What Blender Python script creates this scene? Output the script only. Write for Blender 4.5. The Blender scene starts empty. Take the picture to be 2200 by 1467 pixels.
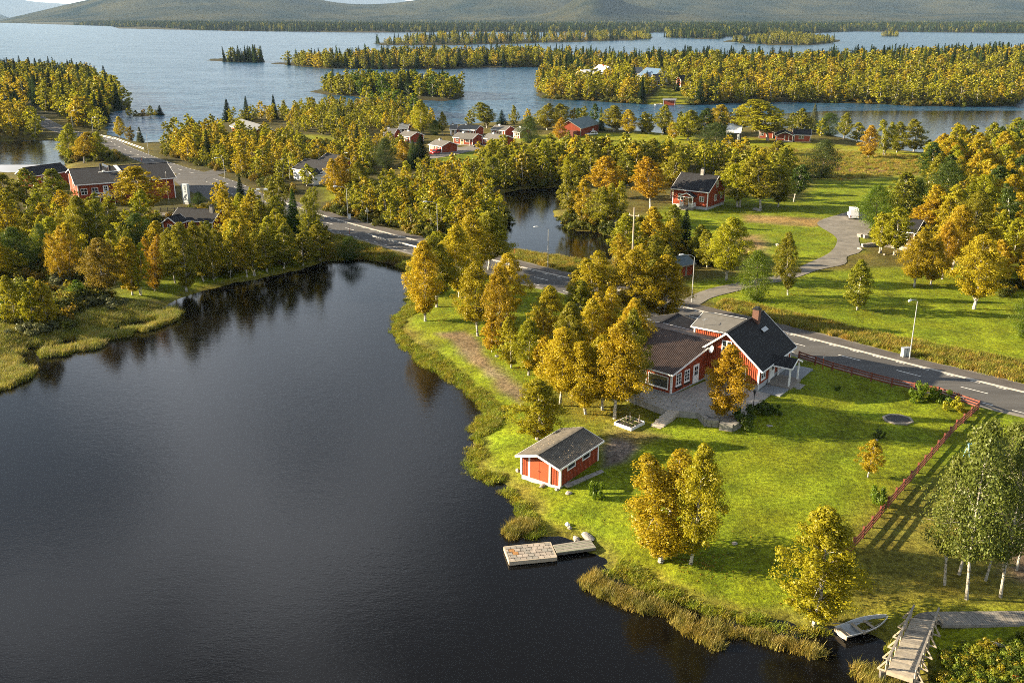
import bpy, bmesh, math, random
import numpy as np
from mathutils import Vector, Matrix
random.seed(7)
RNG = np.random.default_rng(11)
scn = bpy.context.scene
COL = scn.collection
# ------------------------------------------------------------------ camera, sky, sun, exposure
CAM_H = 41.5; FPX = 2050.0; CXP, CYP = 1100.0, 733.5
PITCH = math.atan((733.5 - 36) / FPX)
cd = bpy.data.cameras.new('camera'); cam = bpy.data.objects.new('camera', cd); COL.objects.link(cam)
cd.sensor_fit = 'HORIZONTAL'; cd.sensor_width = 36.0; cd.lens = FPX / 2200 * 36.0
cd.clip_start = 0.5; cd.clip_end = 80000
cam.location = (0, 0, CAM_H); cam.rotation_euler = (math.pi / 2 - PITCH, 0, 0)
scn.camera = cam
SUN_EL = math.radians(17.0)
SUN_TO = Vector((math.cos(SUN_EL) * 0.992, -math.cos(SUN_EL) * 0.125, -math.sin(SUN_EL)))   # the way the light travels
w = bpy.data.worlds.new('World'); scn.world = w; w.use_nodes = True
wn, wl = w.node_tree.nodes, w.node_tree.links
wn.clear()
sky = wn.new('ShaderNodeTexSky'); sky.sky_type = 'NISHITA'; sky.sun_disc = False
sky.sun_elevation = SUN_EL; sky.sun_rotation = math.atan2(-SUN_TO.x, -SUN_TO.y)
sky.altitude = 300; sky.air_density = 1.0; sky.dust_density = 0.3; sky.ozone_density = 1.0
bg = wn.new('ShaderNodeBackground'); bg.inputs['Strength'].default_value = 0.043
# thin broken cloud over the whole sky
tc = wn.new('ShaderNodeTexCoord'); mp = wn.new('ShaderNodeMapping'); mp.inputs['Scale'].default_value = (1.0, 1.0, 2.6); mp.inputs['Location'].default_value = (2.3, 0.2, 0)
cn = wn.new('ShaderNodeTexNoise'); cn.inputs['Scale'].default_value = 1.7; cn.inputs['Detail'].default_value = 6; cn.inputs['Roughness'].default_value = 0.55
cr = wn.new('ShaderNodeValToRGB'); cr.color_ramp.elements[0].position = 0.50; cr.color_ramp.elements[1].position = 0.70
cm = wn.new('ShaderNodeMixRGB'); cm.inputs[2].default_value = (13.0, 13.5, 14.5, 1)
cf = wn.new('ShaderNodeMath'); cf.operation = 'MULTIPLY'; cf.inputs[1].default_value = 0.8
wo = wn.new('ShaderNodeOutputWorld')
wl.new(tc.outputs['Generated'], mp.inputs['Vector']); wl.new(mp.outputs[0], cn.inputs['Vector'])
wl.new(cn.outputs['Fac'], cr.inputs[0]); wl.new(cr.outputs[0], cf.inputs[0]); wl.new(cf.outputs[0], cm.inputs[0])
hs_ = wn.new('ShaderNodeHueSaturation'); hs_.inputs['Saturation'].default_value = .62; wl.new(sky.outputs[0], hs_.inputs['Color']); wl.new(hs_.outputs[0], cm.inputs[1]); wl.new(cm.outputs[0], bg.inputs['Color']); wl.new(bg.outputs[0], wo.inputs[0])
sd = bpy.data.lights.new('sun', 'SUN'); sun = bpy.data.objects.new('sun', sd); COL.objects.link(sun)
sd.energy = 5.0; sd.angle = math.radians(0.55); sd.color = (1.0, 0.83, 0.58)
sun.rotation_euler = SUN_TO.to_track_quat('-Z', 'Y').to_euler(); sun.location = (-200, 0, 150)
scn.view_settings.view_transform = 'Standard'; scn.view_settings.look = 'None'
scn.view_settings.gamma = 1.0; scn.view_settings.use_curve_mapping = False
scn.view_settings.exposure = 2.15
scn.cycles.max_bounces = 6; scn.cycles.diffuse_bounces = 2; scn.cycles.glossy_bounces = 3
scn.cycles.transmission_bounces = 3; scn.cycles.transparent_max_bounces = 6; scn.cycles.volume_bounces = 0
scn.cycles.sample_clamp_direct = .7; scn.cycles.sample_clamp_indirect = .6; scn.cycles.filter_width = 0.9; scn.cycles.use_denoising = False; scn.cycles.caustics_reflective = False; scn.cycles.caustics_refractive = False
# ------------------------------------------------------------------ photograph -> place
_c, _s = math.cos(PITCH), math.sin(PITCH)
def at(px, py, z=0.0):
    px = np.asarray(px, float); py = np.asarray(py, float)
    a = (px - CXP) / FPX; b = -(py - CYP) / FPX
    dy = _c + b * _s; dz = -_s + b * _c
    t = (np.asarray(z) - CAM_H) / dz
    return np.stack([a * t, dy * t], -1)
def P2(pts, z=0.0):
    a = np.array(pts, float); return at(a[:, 0], a[:, 1], z)
def smooth(a, b, x):
    t = np.clip((x - a) / (b - a), 0, 1); return t * t * (3 - 2 * t)
# ------------------------------------------------------------------ shores (lake level is z = 0)
LAKE = P2([(-700, 1100), (-200, 850), (0, 766), (60, 742), (150, 722), (230, 703), (320, 675), (362, 652), (420, 630), (500, 608), (560, 600), (620, 585),
   (680, 570), (705, 561), (760, 557), (800, 557), (850, 566), (885, 585), (892, 610), (888, 640), (880, 658), (862, 682), (850, 705), (856, 725), (876, 745), (892, 760),
   (912, 775), (942, 790), (985, 826), (1022, 850), (1042, 880), (1034, 920), (1016, 960), (1012, 985), (1030, 1012), (1070, 1035), (1105, 1062),
   (1130, 1090), (1140, 1125), (1170, 1150), (1240, 1165), (1262, 1185), (1300, 1225), (1360, 1250), (1420, 1275), (1500, 1297), (1560, 1318), (1620, 1330), (1680, 1340), (1740, 1352),
   (1800, 1352), (1850, 1362), (1895, 1375), (1925, 1395), (1955, 1430), (1975, 1467), (2010, 1560), (2060, 1750), (1900, 2600), (-700, 2600)])
POND = P2([(1076, 415), (1130, 406), (1200, 403), (1217, 412), (1204, 440), (1188, 456), (1202, 480), (1240, 497), (1290, 500), (1322, 510), (1335, 536), (1312, 555),
   (1250, 560), (1205, 553), (1150, 541), (1100, 535), (1082, 512), (1090, 470), (1082, 440)])
INLET = P2([(-500, 300), (0, 305), (60, 302), (120, 303), (138, 318), (137, 345), (142, 365), (60, 373), (0, 369), (-500, 385)])
BIG = P2([(-2500, 43), (0, 49), (75, 52), (240, 57), (255, 62), (500, 67), (800, 71), (1000, 69), (1200, 70), (1395, 72), (1405, 70), (1437, 71), (1430, 80), (1418, 82),
   (1470, 83), (1545, 85), (1560, 80), (1700, 74), (1840, 68), (2200, 72), (4600, 74), (4600, 312), (2300, 318), (2100, 325), (2012, 328), (2005, 331), (1960, 326), (1880, 315), (1830, 300),
   (1780, 290), (1730, 280), (1650, 275), (1560, 275), (1500, 280), (1450, 290), (1400, 285), (1330, 280), (1290, 272), (1200, 265), (1160, 258), (1120, 260), (1060, 264), (1000, 268),
   (960, 270), (940, 262), (930, 250), (900, 245), (830, 240), (760, 232), (700, 233), (640, 236), (560, 241), (520, 251), (480, 263), (440, 272), (400, 285), (365, 298), (340, 306), (310, 308),
   (260, 306), (245, 303), (234, 297), (230, 288), (228, 262), (240, 240), (275, 236), (284, 226), (264, 215), (236, 196), (200, 172), (120, 162), (0, 165), (-2500, 165)])
ISLES = [P2(p) for p in (
   [(663, 198), (700, 204), (780, 209), (860, 216), (960, 218), (998, 209), (995, 196), (900, 191), (780, 191), (690, 191)],
   [(444, 131), (500, 135), (560, 136), (572, 132), (560, 127), (450, 127)],
   [(575, 137), (690, 148), (800, 150), (950, 150), (1000, 147), (1050, 145), (1180, 145), (1192, 155), (1176, 166), (1158, 182), (1153, 203), (1165, 212), (1200, 215), (1260, 217), (1330, 222),
    (1400, 225), (1440, 225), (1500, 226), (1560, 222), (1700, 220), (1780, 222), (1830, 223), (1900, 225), (1960, 229), (2100, 230), (2180, 228), (2197, 214), (2300, 210), (4600, 200),
    (4600, 130), (2200, 132), (2000, 132), (1800, 140), (1600, 149), (1400, 139), (1200, 126), (1100, 127), (950, 130), (800, 133), (700, 134)],
   [(787, 95), (830, 98), (1000, 97), (1200, 92), (1395, 86), (1405, 80), (1390, 76), (1200, 84), (1000, 88), (850, 88)],
   [(1550, 91), (1650, 97), (1740, 98), (1800, 92), (1808, 86), (1700, 84), (1560, 87)],
   [(1890, 79), (1935, 79.5), (1930, 76), (1895, 76)],
   [(272, 250), (300, 252), (335, 248), (353, 246), (345, 243), (300, 245)],
   [(648, 70.5), (662, 71), (676, 70.4), (662, 69.6)])]
WATERS = [LAKE, POND, INLET, BIG]
def inside(P, poly):
    x, y = P[:, 0], P[:, 1]; r = np.zeros(len(P), bool)
    for (x0, y0), (x1, y1) in zip(poly, np.roll(poly, -1, 0)):
        if y0 == y1: continue
        c = (y0 > y) != (y1 > y)
        r ^= c & (x < (x1 - x0) * (y - y0) / (y1 - y0) + x0)
    return r
def segdist(P, pts, closed=True):
    A = pts if closed else pts[:-1]; B = np.roll(pts, -1, 0) if closed else pts[1:]
    best = np.full(len(P), 1e12)
    for a, b in zip(A, B):
        d = b - a; L = d @ d
        if L < 1e-9: continue
        t = np.clip(((P - a) @ d) / L, 0, 1)
        q = P - a - t[:, None] * d
        best = np.minimum(best, (q * q).sum(1))
    return np.sqrt(best)
_ph = RNG.uniform(0, 6.28, (3, 12)); _an = RNG.uniform(0, 6.28, 12)
def wob(P, size, k=0):
    v = 0
    for i in range(4):
        j = k * 3 % 8 + i
        a = _an[j]; f = (1.7 ** i) / size
        v = v + np.sin((P[:, 0] * math.cos(a) + P[:, 1] * math.sin(a)) * f + _ph[0, j] + 1.3 * np.sin((P[:, 1] * math.cos(a) - P[:, 0] * math.sin(a)) * f * .8 + _ph[1, j])) / (1.4 ** i)
    return v / 2.2
def landd(P):
    """metres to the nearest shore, positive on land"""
    P = np.asarray(P, float); out = np.zeros(len(P))
    for s in range(0, len(P), 40000):
        Q = P[s:s + 40000]
        wat = np.zeros(len(Q), bool); d = np.full(len(Q), 1e9)
        for g in WATERS: wat |= inside(Q, g); d = np.minimum(d, segdist(Q, g))
        for g in ISLES:
            wat &= ~inside(Q, g); d = np.minimum(d, segdist(Q, g))
        out[s:s + 40000] = np.where(wat, -d, d)
    far = np.clip(P[:, 1] / 160, 1, 2.2)
    return out + (0.5 * wob(P, 2.2) + 0.35 * wob(P, .9, 1)) * far
# ------------------------------------------------------------------ road line
ROAD = np.array([(58.0 + 30, 97.3 - 30 * .96), (71, 85), (54.7, 99.0), (37.3, 116.9), (24.2, 130.3), (12, 143), (0.5, 153.9), (-19.3, 174.3), (-27.4, 182.6), (-35.5, 191.2), (-44, 201), (-53, 212.5),
   (-62, 226), (-71, 240.5), (-80.4, 253.1), (-92, 266), (-104, 281), (-117, 299), (-130, 318), (-142, 337), (-167, 362), (-203, 415), (-240, 470), (-275, 520), (-330, 600)])
def catmull(pts, n=8):
    p = np.vstack([2 * pts[0] - pts[1], pts, 2 * pts[-1] - pts[-2]]); o = []
    for i in range(1, len(p) - 2):
        for t in np.linspace(0, 1, n, endpoint=False):
            o.append(.5 * (2 * p[i] + (p[i + 1] - p[i - 1]) * t + (2 * p[i - 1] - 5 * p[i] + 4 * p[i + 1] - p[i + 2]) * t * t + (3 * p[i] - p[i - 1] - 3 * p[i + 1] + p[i + 2]) * t ** 3))
    o.append(p[-2]); return np.array(o)
ROADC = catmull(ROAD)
HS = np.array([27.39, 99.3]); HU = np.array([.585, .811]); HV = np.array([-.811, .585])
HANG = math.atan2(HU[1], HU[0]); HZ = 1.8
def hloc(P):
    q = P - HS; return np.stack([q @ HU, q @ HV], 1)
def ground(P):
    P = np.asarray(P, float).reshape(-1, 2)
    d = landd(P)
    h = np.where(d > 0, 1.05 * (1 - np.exp(-(np.maximum(d, 0) / 3.6) ** 1.15)), np.maximum(d * .3, -2.5))
    farm = smooth(330, 520, P[:, 1])
    h = h + farm * np.where(d > 0, 6 * smooth(8, 130, d) + 1.0 * wob(P, 35, 2) * smooth(5, 40, d), 0)
    h = h + (1 - farm) * 0.10 * wob(P, 9, 1) * smooth(4, 12, d)
    q = hloc(P)
    dx = np.maximum(np.maximum(-3 - q[:, 0], q[:, 0] - 11), 0); dy = np.maximum(np.maximum(-2.2 - q[:, 1], q[:, 1] - 16), 0)
    k = 1 - smooth(1.0, 7.5, np.hypot(dx, dy))
    h = h * (1 - k) + k * 1.66
    near = P[:, 1] < 640
    if near.any():
        r = segdist(P[near], ROADC[::3], False)
        k = np.zeros(len(P)); k[near] = 1 - smooth(6.0, 9.5, r)
        h = h * (1 - k) + k * 1.25
    return h
def on(px, py):
    """world point of the ground seen at a photo pixel"""
    z = np.full(np.shape(px), 1.0) if np.ndim(px) else 1.0
    for _ in range(5):
        p = at(px, py, z); z = ground(p)
        if np.ndim(px) == 0: z = float(z[0])
        z = np.maximum(z, 0.0)
    return np.concatenate([p, np.reshape(z, (-1, 1)) if np.ndim(px) else [z]], -1)
def on_pts(pts):
    a = np.array(pts, float); return on(a[:, 0], a[:, 1])
# ------------------------------------------------------------------ objects
def link(o, parent=None):
    COL.objects.link(o)
    if parent is not None: o.parent = parent
    return o
def tag(o, label=None, cat=None, group=None, kind=None):
    if label: o['label'] = label
    if cat: o['category'] = cat
    if group: o['group'] = group
    if kind: o['kind'] = kind
    return o
def empty(name, loc, rz=0.0, label=None, cat=None, group=None):
    o = bpy.data.objects.new(name, None); o.empty_display_size = .5
    o.location = loc; o.rotation_euler = (0, 0, rz); link(o); return tag(o, label, cat, group)
def mesh_np(name, V, F, mats=(), smooth_=False, uvcol=None):
    """V (n,3), F (m,k) arrays"""
    me = bpy.data.meshes.new(name); V = np.asarray(V, np.float32); F = np.asarray(F, np.int32)
    me.vertices.add(len(V)); me.vertices.foreach_set('co', V.ravel())
    k = F.shape[1]
    me.loops.add(F.size); me.loops.foreach_set('vertex_index', F.ravel())
    me.polygons.add(len(F)); me.polygons.foreach_set('loop_start', np.arange(0, F.size, k, dtype=np.int32))
    me.polygons.foreach_set('loop_total', np.full(len(F), k, np.int32))
    if smooth_: me.polygons.foreach_set('use_smooth', np.ones(len(F), bool))
    me.update(calc_edges=True); me.validate()
    for m in mats: me.materials.append(m)
    return me
def mesh_py(name, V, F, mats=()):
    me = bpy.data.meshes.new(name); me.from_pydata([tuple(map(float, v)) for v in V], [], [tuple(f) for f in F]); me.update()
    for m in mats: me.materials.append(m)
    return me
def put(name, me, parent=None, loc=None, rz=None):
    o = bpy.data.objects.new(name, me); link(o, parent)
    if loc is not None: o.location = loc
    if rz is not None: o.rotation_euler = (0, 0, rz)
    return o
class MB:
    """collects boxes, bars, plates and tubes into one mesh"""
    def __init__(s): s.V = []; s.F = []
    def add(s, V, F):
        b = len(s.V); s.V += [tuple(v) for v in V]; s.F += [tuple(i + b for i in f) for f in F]; return s
    def box(s, x0, x1, y0, y1, z0, z1):
        return s.add([(x0, y0, z0), (x1, y0, z0), (x1, y1, z0), (x0, y1, z0), (x0, y0, z1), (x1, y0, z1), (x1, y1, z1), (x0, y1, z1)],
                     [(3, 2, 1, 0), (4, 5, 6, 7), (0, 1, 5, 4), (1, 2, 6, 5), (2, 3, 7, 6), (3, 0, 4, 7)])
    def bar(s, a, b, w, h, up=(0, 0, 1)):
        a, b = Vector(a), Vector(b); d = (b - a).normalized(); u = Vector(up)
        if abs(d.dot(u)) > .97: u = Vector((0, 1, 0))
        x = d.cross(u).normalized() * w / 2; y = x.cross(d).normalized() * h / 2
        return s.add([a - x - y, a + x - y, a + x + y, a - x + y, b - x - y, b + x - y, b + x + y, b - x + y],
                     [(0, 1, 2, 3), (7, 6, 5, 4), (4, 5, 1, 0), (5, 6, 2, 1), (6, 7, 3, 2), (7, 4, 0, 3)])
    def tube(s, pts, rad, n=8, cap=True):
        pts = [Vector(p) for p in pts]; rad = rad if hasattr(rad, '__len__') else [rad] * len(pts); V = []; F = []
        for i, p in enumerate(pts):
            d = (pts[min(i + 1, len(pts) - 1)] - pts[max(i - 1, 0)]).normalized()
            u = Vector((0, 0, 1)) if abs(d.z) < .95 else Vector((1, 0, 0))
            x = d.cross(u).normalized(); y = x.cross(d)
            for k in range(n):
                a = 2 * math.pi * k / n; V.append(p + (x * math.cos(a) + y * math.sin(a)) * rad[i])
        for i in range(len(pts) - 1):
            for k in range(n):
                k2 = (k + 1) % n; F.append((i * n + k, i * n + k2, (i + 1) * n + k2, (i + 1) * n + k))
        if cap: F += [tuple(range(n))[::-1], tuple((len(pts) - 1) * n + k for k in range(n))]
        return s.add(V, F)
    def slab(s, poly, z0, z1):
        n = len(poly); V = [(p[0], p[1], z0) for p in poly] + [(p[0], p[1], z1) for p in poly]
        return s.add(V, [tuple(range(n))[::-1], tuple(range(n, 2 * n))] + [(i, (i + 1) % n, n + (i + 1) % n, n + i) for i in range(n)])
    def plate(s, quad, t):
        """a quad of 3-D corners thickened by t below it"""
        q = [Vector(v) for v in quad]; nrm = (q[1] - q[0]).cross(q[3] - q[0]).normalized()
        if nrm.z < 0: q = q[::-1]; nrm = -nrm
        return s.add([*q, *[v - nrm * t for v in q]], [(0, 1, 2, 3), (7, 6, 5, 4), (1, 0, 4, 5), (2, 1, 5, 6), (3, 2, 6, 7), (0, 3, 7, 4)])
    def mesh(s, name, *mats): 
        me = mesh_py(name, s.V, s.F, mats); bm = bmesh.new(); bm.from_mesh(me); bmesh.ops.recalc_face_normals(bm, faces=bm.faces); bm.to_mesh(me); bm.free(); return me
    def build(s, name, m, parent=None, loc=None, rz=None): return put(name, s.mesh(name, m), parent, loc, rz)
# ------------------------------------------------------------------ materials
MATS = {}
def nodes_of(name):
    m = bpy.data.materials.new(name); m.use_nodes = True; nt = m.node_tree; nt.nodes.clear()
    out = nt.nodes.new('ShaderNodeOutputMaterial'); return m, nt.nodes, nt.links, out
def mat(name, col, rough=.7, noise=.25, scale=6.0, metal=0.0, bump=0.0, stripes=None, spec=.4):
    """painted or weathered surface: mottled base colour, optional board/rib relief"""
    if name in MATS: return MATS[name]
    m, N, L, out = nodes_of(name); b = N.new('ShaderNodeBsdfPrincipled'); L.new(b.outputs[0], out.inputs[0])
    t = N.new('ShaderNodeTexCoord'); n = N.new('ShaderNodeTexNoise'); n.inputs['Scale'].default_value = scale; n.inputs['Detail'].default_value = 5
    L.new(t.outputs['Object'], n.inputs['Vector'])
    mr = N.new('ShaderNodeMapRange'); mr.inputs[3].default_value = 1 - noise; mr.inputs[4].default_value = 1 + noise
    mr.inputs[1].default_value = .25; mr.inputs[2].default_value = .75
    L.new(n.outputs['Fac'], mr.inputs[0])
    mx = N.new('ShaderNodeVectorMath'); mx.operation = 'SCALE'; mx.inputs[0].default_value = col; L.new(mr.outputs[0], mx.inputs['Scale'])
    src = mx.outputs[0]; bsrc = n.outputs['Fac']
    if stripes:
        ax, period, depth, dark = stripes
        sx = N.new('ShaderNodeSeparateXYZ'); L.new(t.outputs['Object'], sx.inputs[0])
        if ax == 'xy':
            ad = N.new('ShaderNodeMath'); ad.operation = 'ADD'; L.new(sx.outputs[0], ad.inputs[0]); L.new(sx.outputs[1], ad.inputs[1]); co = ad.outputs[0]
        else: co = sx.outputs['XYZ'.index(ax.upper())]
        ml = N.new('ShaderNodeMath'); ml.operation = 'MULTIPLY'; ml.inputs[1].default_value = 2 * math.pi / period; L.new(co, ml.inputs[0])
        si = N.new('ShaderNodeMath'); si.operation = 'SINE'; L.new(ml.outputs[0], si.inputs[0])
        m2 = N.new('ShaderNodeMapRange'); m2.inputs[1].default_value = -1; m2.inputs[3].default_value = 1 - dark; m2.inputs[4].default_value = 1 + dark * .4
        L.new(si.outputs[0], m2.inputs[0])
        m3 = N.new('ShaderNodeVectorMath'); m3.operation = 'SCALE'; L.new(src, m3.inputs[0]); L.new(m2.outputs[0], m3.inputs['Scale']); src = m3.outputs[0]
        bsrc = si.outputs[0]; bump = depth
    L.new(src, b.inputs['Base Color'])
    if bump:
        bp = N.new('ShaderNodeBump'); bp.inputs['Strength'].default_value = .8; bp.inputs['Distance'].default_value = bump; L.new(bsrc, bp.inputs['Height']); L.new(bp.outputs[0], b.inputs['Normal'])
    b.inputs['Roughness'].default_value = rough; b.inputs['Metallic'].default_value = metal; b.inputs['Specular IOR Level'].default_value = spec
    MATS[name] = m; return m
RED = mat('falu_red', (.29, .055, .020), .8, .22, 1.3, stripes=('xy', .24, .03, .42), spec=.2)
REDP = mat('red_paint', (.34, .068, .024), .6, .12, 2.5, spec=.3)
REDF = mat('red_fence', (.17, .048, .028), .7, .3, 3.0)
WHITE = mat('white_paint', (.78, .77, .74), .5, .06, 3.0)
WHITEW = mat('white_boards', (.72, .71, .68), .6, .07, 3.0, stripes=('xy', .2, .01, .12))
PLINTH = mat('grey_plinth', (.36, .37, .38), .8, .12, 2.0)
BLACKR = mat('black_roof', (.012, .012, .013), .75, .35, 3.0, stripes=('y', .35, .012, .2), spec=.25)
DARKR = mat('dark_felt_roof', (.020, .020, .022), .85, .3, 2.0, spec=.2)
GREYR = mat('grey_felt_roof', (.12, .115, .105), .9, .15, 1.2, spec=.15)
RIBR = mat('ribbed_brown_roof', (.085, .058, .046), .6, .35, 1.2, spec=.4)
TILER = mat('weathered_tile_roof', (.125, .112, .092), .85, .35, 2.2, spec=.2)
LIGHTR = mat('light_grey_roof', (.13, .137, .14), .6, .15, 1.5, stripes=('x', .4, .012, .12))
BLUER = mat('blue_grey_roof', (.07, .105, .125), .55, .18, 1.5, stripes=('x', .35, .012, .15))
GREENR = mat('green_grey_roof', (.085, .125, .125), .55, .18, 1.0, stripes=('x', .45, .012, .14))
WOODG = mat('weathered_wood', (.23, .205, .17), .85, .3, 5.0, bump=.004)
WOODD = mat('dark_weathered_wood', (.12, .11, .095), .85, .3, 5.0, bump=.004)
WOODP = mat('pale_timber', (.36, .30, .22), .8, .2, 5.0, bump=.004)
STONE = mat('grey_stone', (.25, .235, .21), .9, .35, 3.0, bump=.02)
STONEW = mat('pale_stone', (.29, .26, .22), .9, .25, 4.0, bump=.02)
STEEL = mat('galvanised_steel', (.42, .43, .43), .45, .1, 4.0, metal=.5)
BLACKM = mat('black_metal', (.012, .012, .012), .5, .1, 4.0)
BRICKM = mat('chimney_brick', (.13, .065, .045), .9, .3, 6.0)
DARKSOIL = mat('dark_soil', (.03, .025, .02), .95, .4, 8.0, bump=.03)
TAN = mat('tan_boards', (.42, .27, .12), .7, .15, 3.0)
TYRE = mat('tyre', (.012, .012, .012), .8, .1, 4.0)
def glass(name='window_glass', col=(.012, .016, .018)):
    if name in MATS: return MATS[name]
    m, N, L, out = nodes_of(name); b = N.new('ShaderNodeBsdfPrincipled'); L.new(b.outputs[0], out.inputs[0])
    b.inputs['Base Color'].default_value = (*col, 1); b.inputs['Roughness'].default_value = .04; b.inputs['IOR'].default_value = 1.6; b.inputs['Specular IOR Level'].default_value = .7
    MATS[name] = m; return m
GLASS = glass(); GLASS2 = glass('wide_window_glass', (.045, .05, .038)); STONEP = mat('pale_tread_stone', (.42, .375, .31), .9, .25, 4.0, bump=.02)  # wide panes: reflected greenery is put into the base colour as grey-green
# ------------------------------------------------------------------ ground sheet
def build_ground():
    ys = [26.0]
    while ys[-1] < 9000:
        y = ys[-1]; ys.append(y + max(.5, min(y * y / (41.5 * 954) * 1.5, 140)))
    ys = np.array(ys); ts = np.linspace(-.78, .78, 560)
    Y, T = np.meshgrid(ys, ts, indexing='ij'); X = T * (Y + 25)
    Pt = np.stack([X.ravel(), Y.ravel()], 1)
    h = ground(Pt); d = landd(Pt)
    V = np.column_stack([Pt, h]); nr, nc = Y.shape
    i = np.arange(nr - 1)[:, None] * nc + np.arange(nc - 1)[None]
    F = np.stack([i, i + 1, i + nc + 1, i + nc], -1).reshape(-1, 4)
    F = F[(d[F] > -6).any(1)]
    used = np.unique(F); remap = np.zeros(len(V), np.int64); remap[used] = np.arange(len(used))
    V, F, Pt, d = V[used], remap[F], Pt[used], d[used]
    # what grows or lies where
    C = np.tile(np.array([.085, .078, .018]), (len(V), 1))
    def paint(mask, col, soft=None):
        k = np.clip(mask.astype(float), 0, 1)[:, None]; C[:] = C * (1 - k) + k * np.array(col)
    def zone(pts, col, edge=1.5, rough=1.2):
        poly = P2(pts, 1.05); lo, hi = poly.min(0) - 8, poly.max(0) + 8
        m = ((Pt > lo) & (Pt < hi)).all(1); idx = np.where(m)[0]
        if not len(idx): return
        q = Pt[idx] ; q = q + np.stack([wob(q, 3.0), wob(q, 3.3, 1)], 1) * rough * .6
        ins = inside(q, poly); ds = segdist(q, poly); k = smooth(-edge, edge, np.where(ins, ds, -ds))
        C[idx] = C[idx] * (1 - k[:, None]) + k[:, None] * np.array(col)
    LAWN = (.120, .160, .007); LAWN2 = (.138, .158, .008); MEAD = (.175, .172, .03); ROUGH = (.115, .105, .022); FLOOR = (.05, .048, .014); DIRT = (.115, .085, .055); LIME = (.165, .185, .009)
    farland = Pt[:, 1] > 420
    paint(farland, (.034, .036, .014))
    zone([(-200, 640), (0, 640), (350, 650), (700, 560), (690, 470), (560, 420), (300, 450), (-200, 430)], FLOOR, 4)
    zone([(250, 640), (430, 625), (560, 592), (700, 562), (690, 540), (560, 555), (400, 580), (260, 600)], LAWN, 2)
    zone([(40, 640), (160, 640), (360, 690), (150, 750), (0, 800), (-300, 840), (-300, 690)], (.17, .185, .028), 4)
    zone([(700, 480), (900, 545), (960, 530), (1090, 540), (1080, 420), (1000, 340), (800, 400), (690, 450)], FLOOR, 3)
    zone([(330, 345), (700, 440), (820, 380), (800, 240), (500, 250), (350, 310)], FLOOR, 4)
    zone([(560, 330), (640, 300), (700, 330), (640, 345)], LAWN, 3)
    zone([(690, 400), (740, 385), (820, 400), (800, 430), (700, 430)], LAWN2, 3)
    zone([(620, 290), (680, 290), (760, 300), (780, 330), (660, 300)], LAWN2, 3)
    zone([(890, 600), (880, 690), (1000, 800), (1040, 880), (1010, 985), (1150, 1150), (1270, 1190), (1520, 1310), (1800, 1360), (1900, 1390), (2300, 1500), (2500, 1200), (2500, 960), (2103, 860), (1700, 760), (1440, 680), (1200, 600), (1090, 580), (940, 560)], LAWN, 2)
    zone([(1170, 720), (1400, 720), (1400, 900), (1300, 930), (1190, 890)], (.155, .15, .018), 3)
    zone([(1800, 1190), (1900, 1060), (2200, 960), (2400, 1300), (1960, 1300), (1800, 1330)], (.12, .115, .018), 3)
    zone([(1350, 960), (1420, 930), (1300, 920), (1300, 960)], (.17, .15, .045), 1.2)
    zone([(1300, 968), (1310, 938), (1352, 946), (1372, 962), (1345, 990), (1300, 1003)], (.13, .12, .105), .7, .6)
    zone([(935, 712), (1000, 712), (1040, 750), (1065, 785), (1136, 838), (1130, 866), (1098, 845), (1040, 790), (985, 750)], (.15, .122, .07), .8, 1.1)
    zone([(2118, 1010), (2150, 960), (2300, 930), (2300, 1290), (2160, 1235), (2128, 1120)], DIRT, 1.2)
    zone([(1480, 605), (1600, 590), (1800, 580), (2100, 570), (2500, 560), (2500, 900), (2200, 812), (1960, 752), (1700, 690), (1500, 640)], LAWN, 2)
    zone([(1530, 668), (1700, 712), (1960, 778), (2220, 838), (2220, 790), (1960, 735), (1700, 675), (1560, 645)], (.15, .165, .018), 1.4)
    zone([(1080, 552), (1180, 575), (1300, 605), (1330, 580), (1200, 548), (1110, 540)], ROUGH, 1.5)
    zone([(1380, 470), (1440, 440), (1560, 420), (1720, 430), (1760, 385), (1900, 370), (1990, 380), (1960, 450), (1880, 480), (1850, 540), (1700, 570), (1540, 560), (1400, 520)], LAWN, 3)
    zone([(1050, 340), (1100, 300), (1500, 300), (1720, 305), (2010, 335), (2020, 370), (1800, 392), (1740, 365), (1600, 345), (1240, 350)], MEAD, 4)
    zone([(1090, 298), (1210, 288), (1300, 285), (1470, 283), (1500, 300), (1480, 322), (1330, 320), (1180, 316)], LIME, 2)
    zone([(1500, 310), (1600, 296), (1740, 306), (2000, 330), (2010, 338), (1780, 318), (1540, 325)], LIME, 2)
    zone([(1740, 345), (1900, 350), (1990, 360), (1950, 375), (1790, 370)], (.20, .125, .05), 3)
    zone([(1760, 395), (1900, 385), (1900, 410), (1740, 425)], LAWN, 2)
    zone([(880, 345), (1060, 310), (1110, 310), (1090, 335), (1000, 352)], LAWN, 2)
    zone([(1570, 505), (1640, 505), (1650, 545), (1600, 560)], (.20, .15, .06), 2)
    zone([(1600, 460), (1760, 468), (1800, 480), (1740, 488), (1600, 478)], (.20, .15, .055), 1.5)
    zone([(1240, 300), (1450, 302), (1450, 315), (1260, 318)], LIME, 2)
    zone([(1380, 222), (1480, 224), (1490, 200), (1420, 200)], LAWN2, 3)
    # wild strip along the water
    sh = (1 - smooth(.6, 2.4 + .9 * wob(Pt, 6), d)) * (Pt[:, 1] < 420)
    k = sh[:, None] * .85; C[:] = C * (1 - k) + k * np.array([.13, .125, .022])
    wet = (1 - smooth(-.8, .15, d))[:, None]; C[:] = C * (1 - wet) + wet * np.array([.030, .018, .008])
    C *= (1 + .16 * wob(Pt, 4.0) + .10 * wob(Pt, 17, 1))[:, None]
    me = mesh_np('ground', V, F, smooth_=True)
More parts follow.
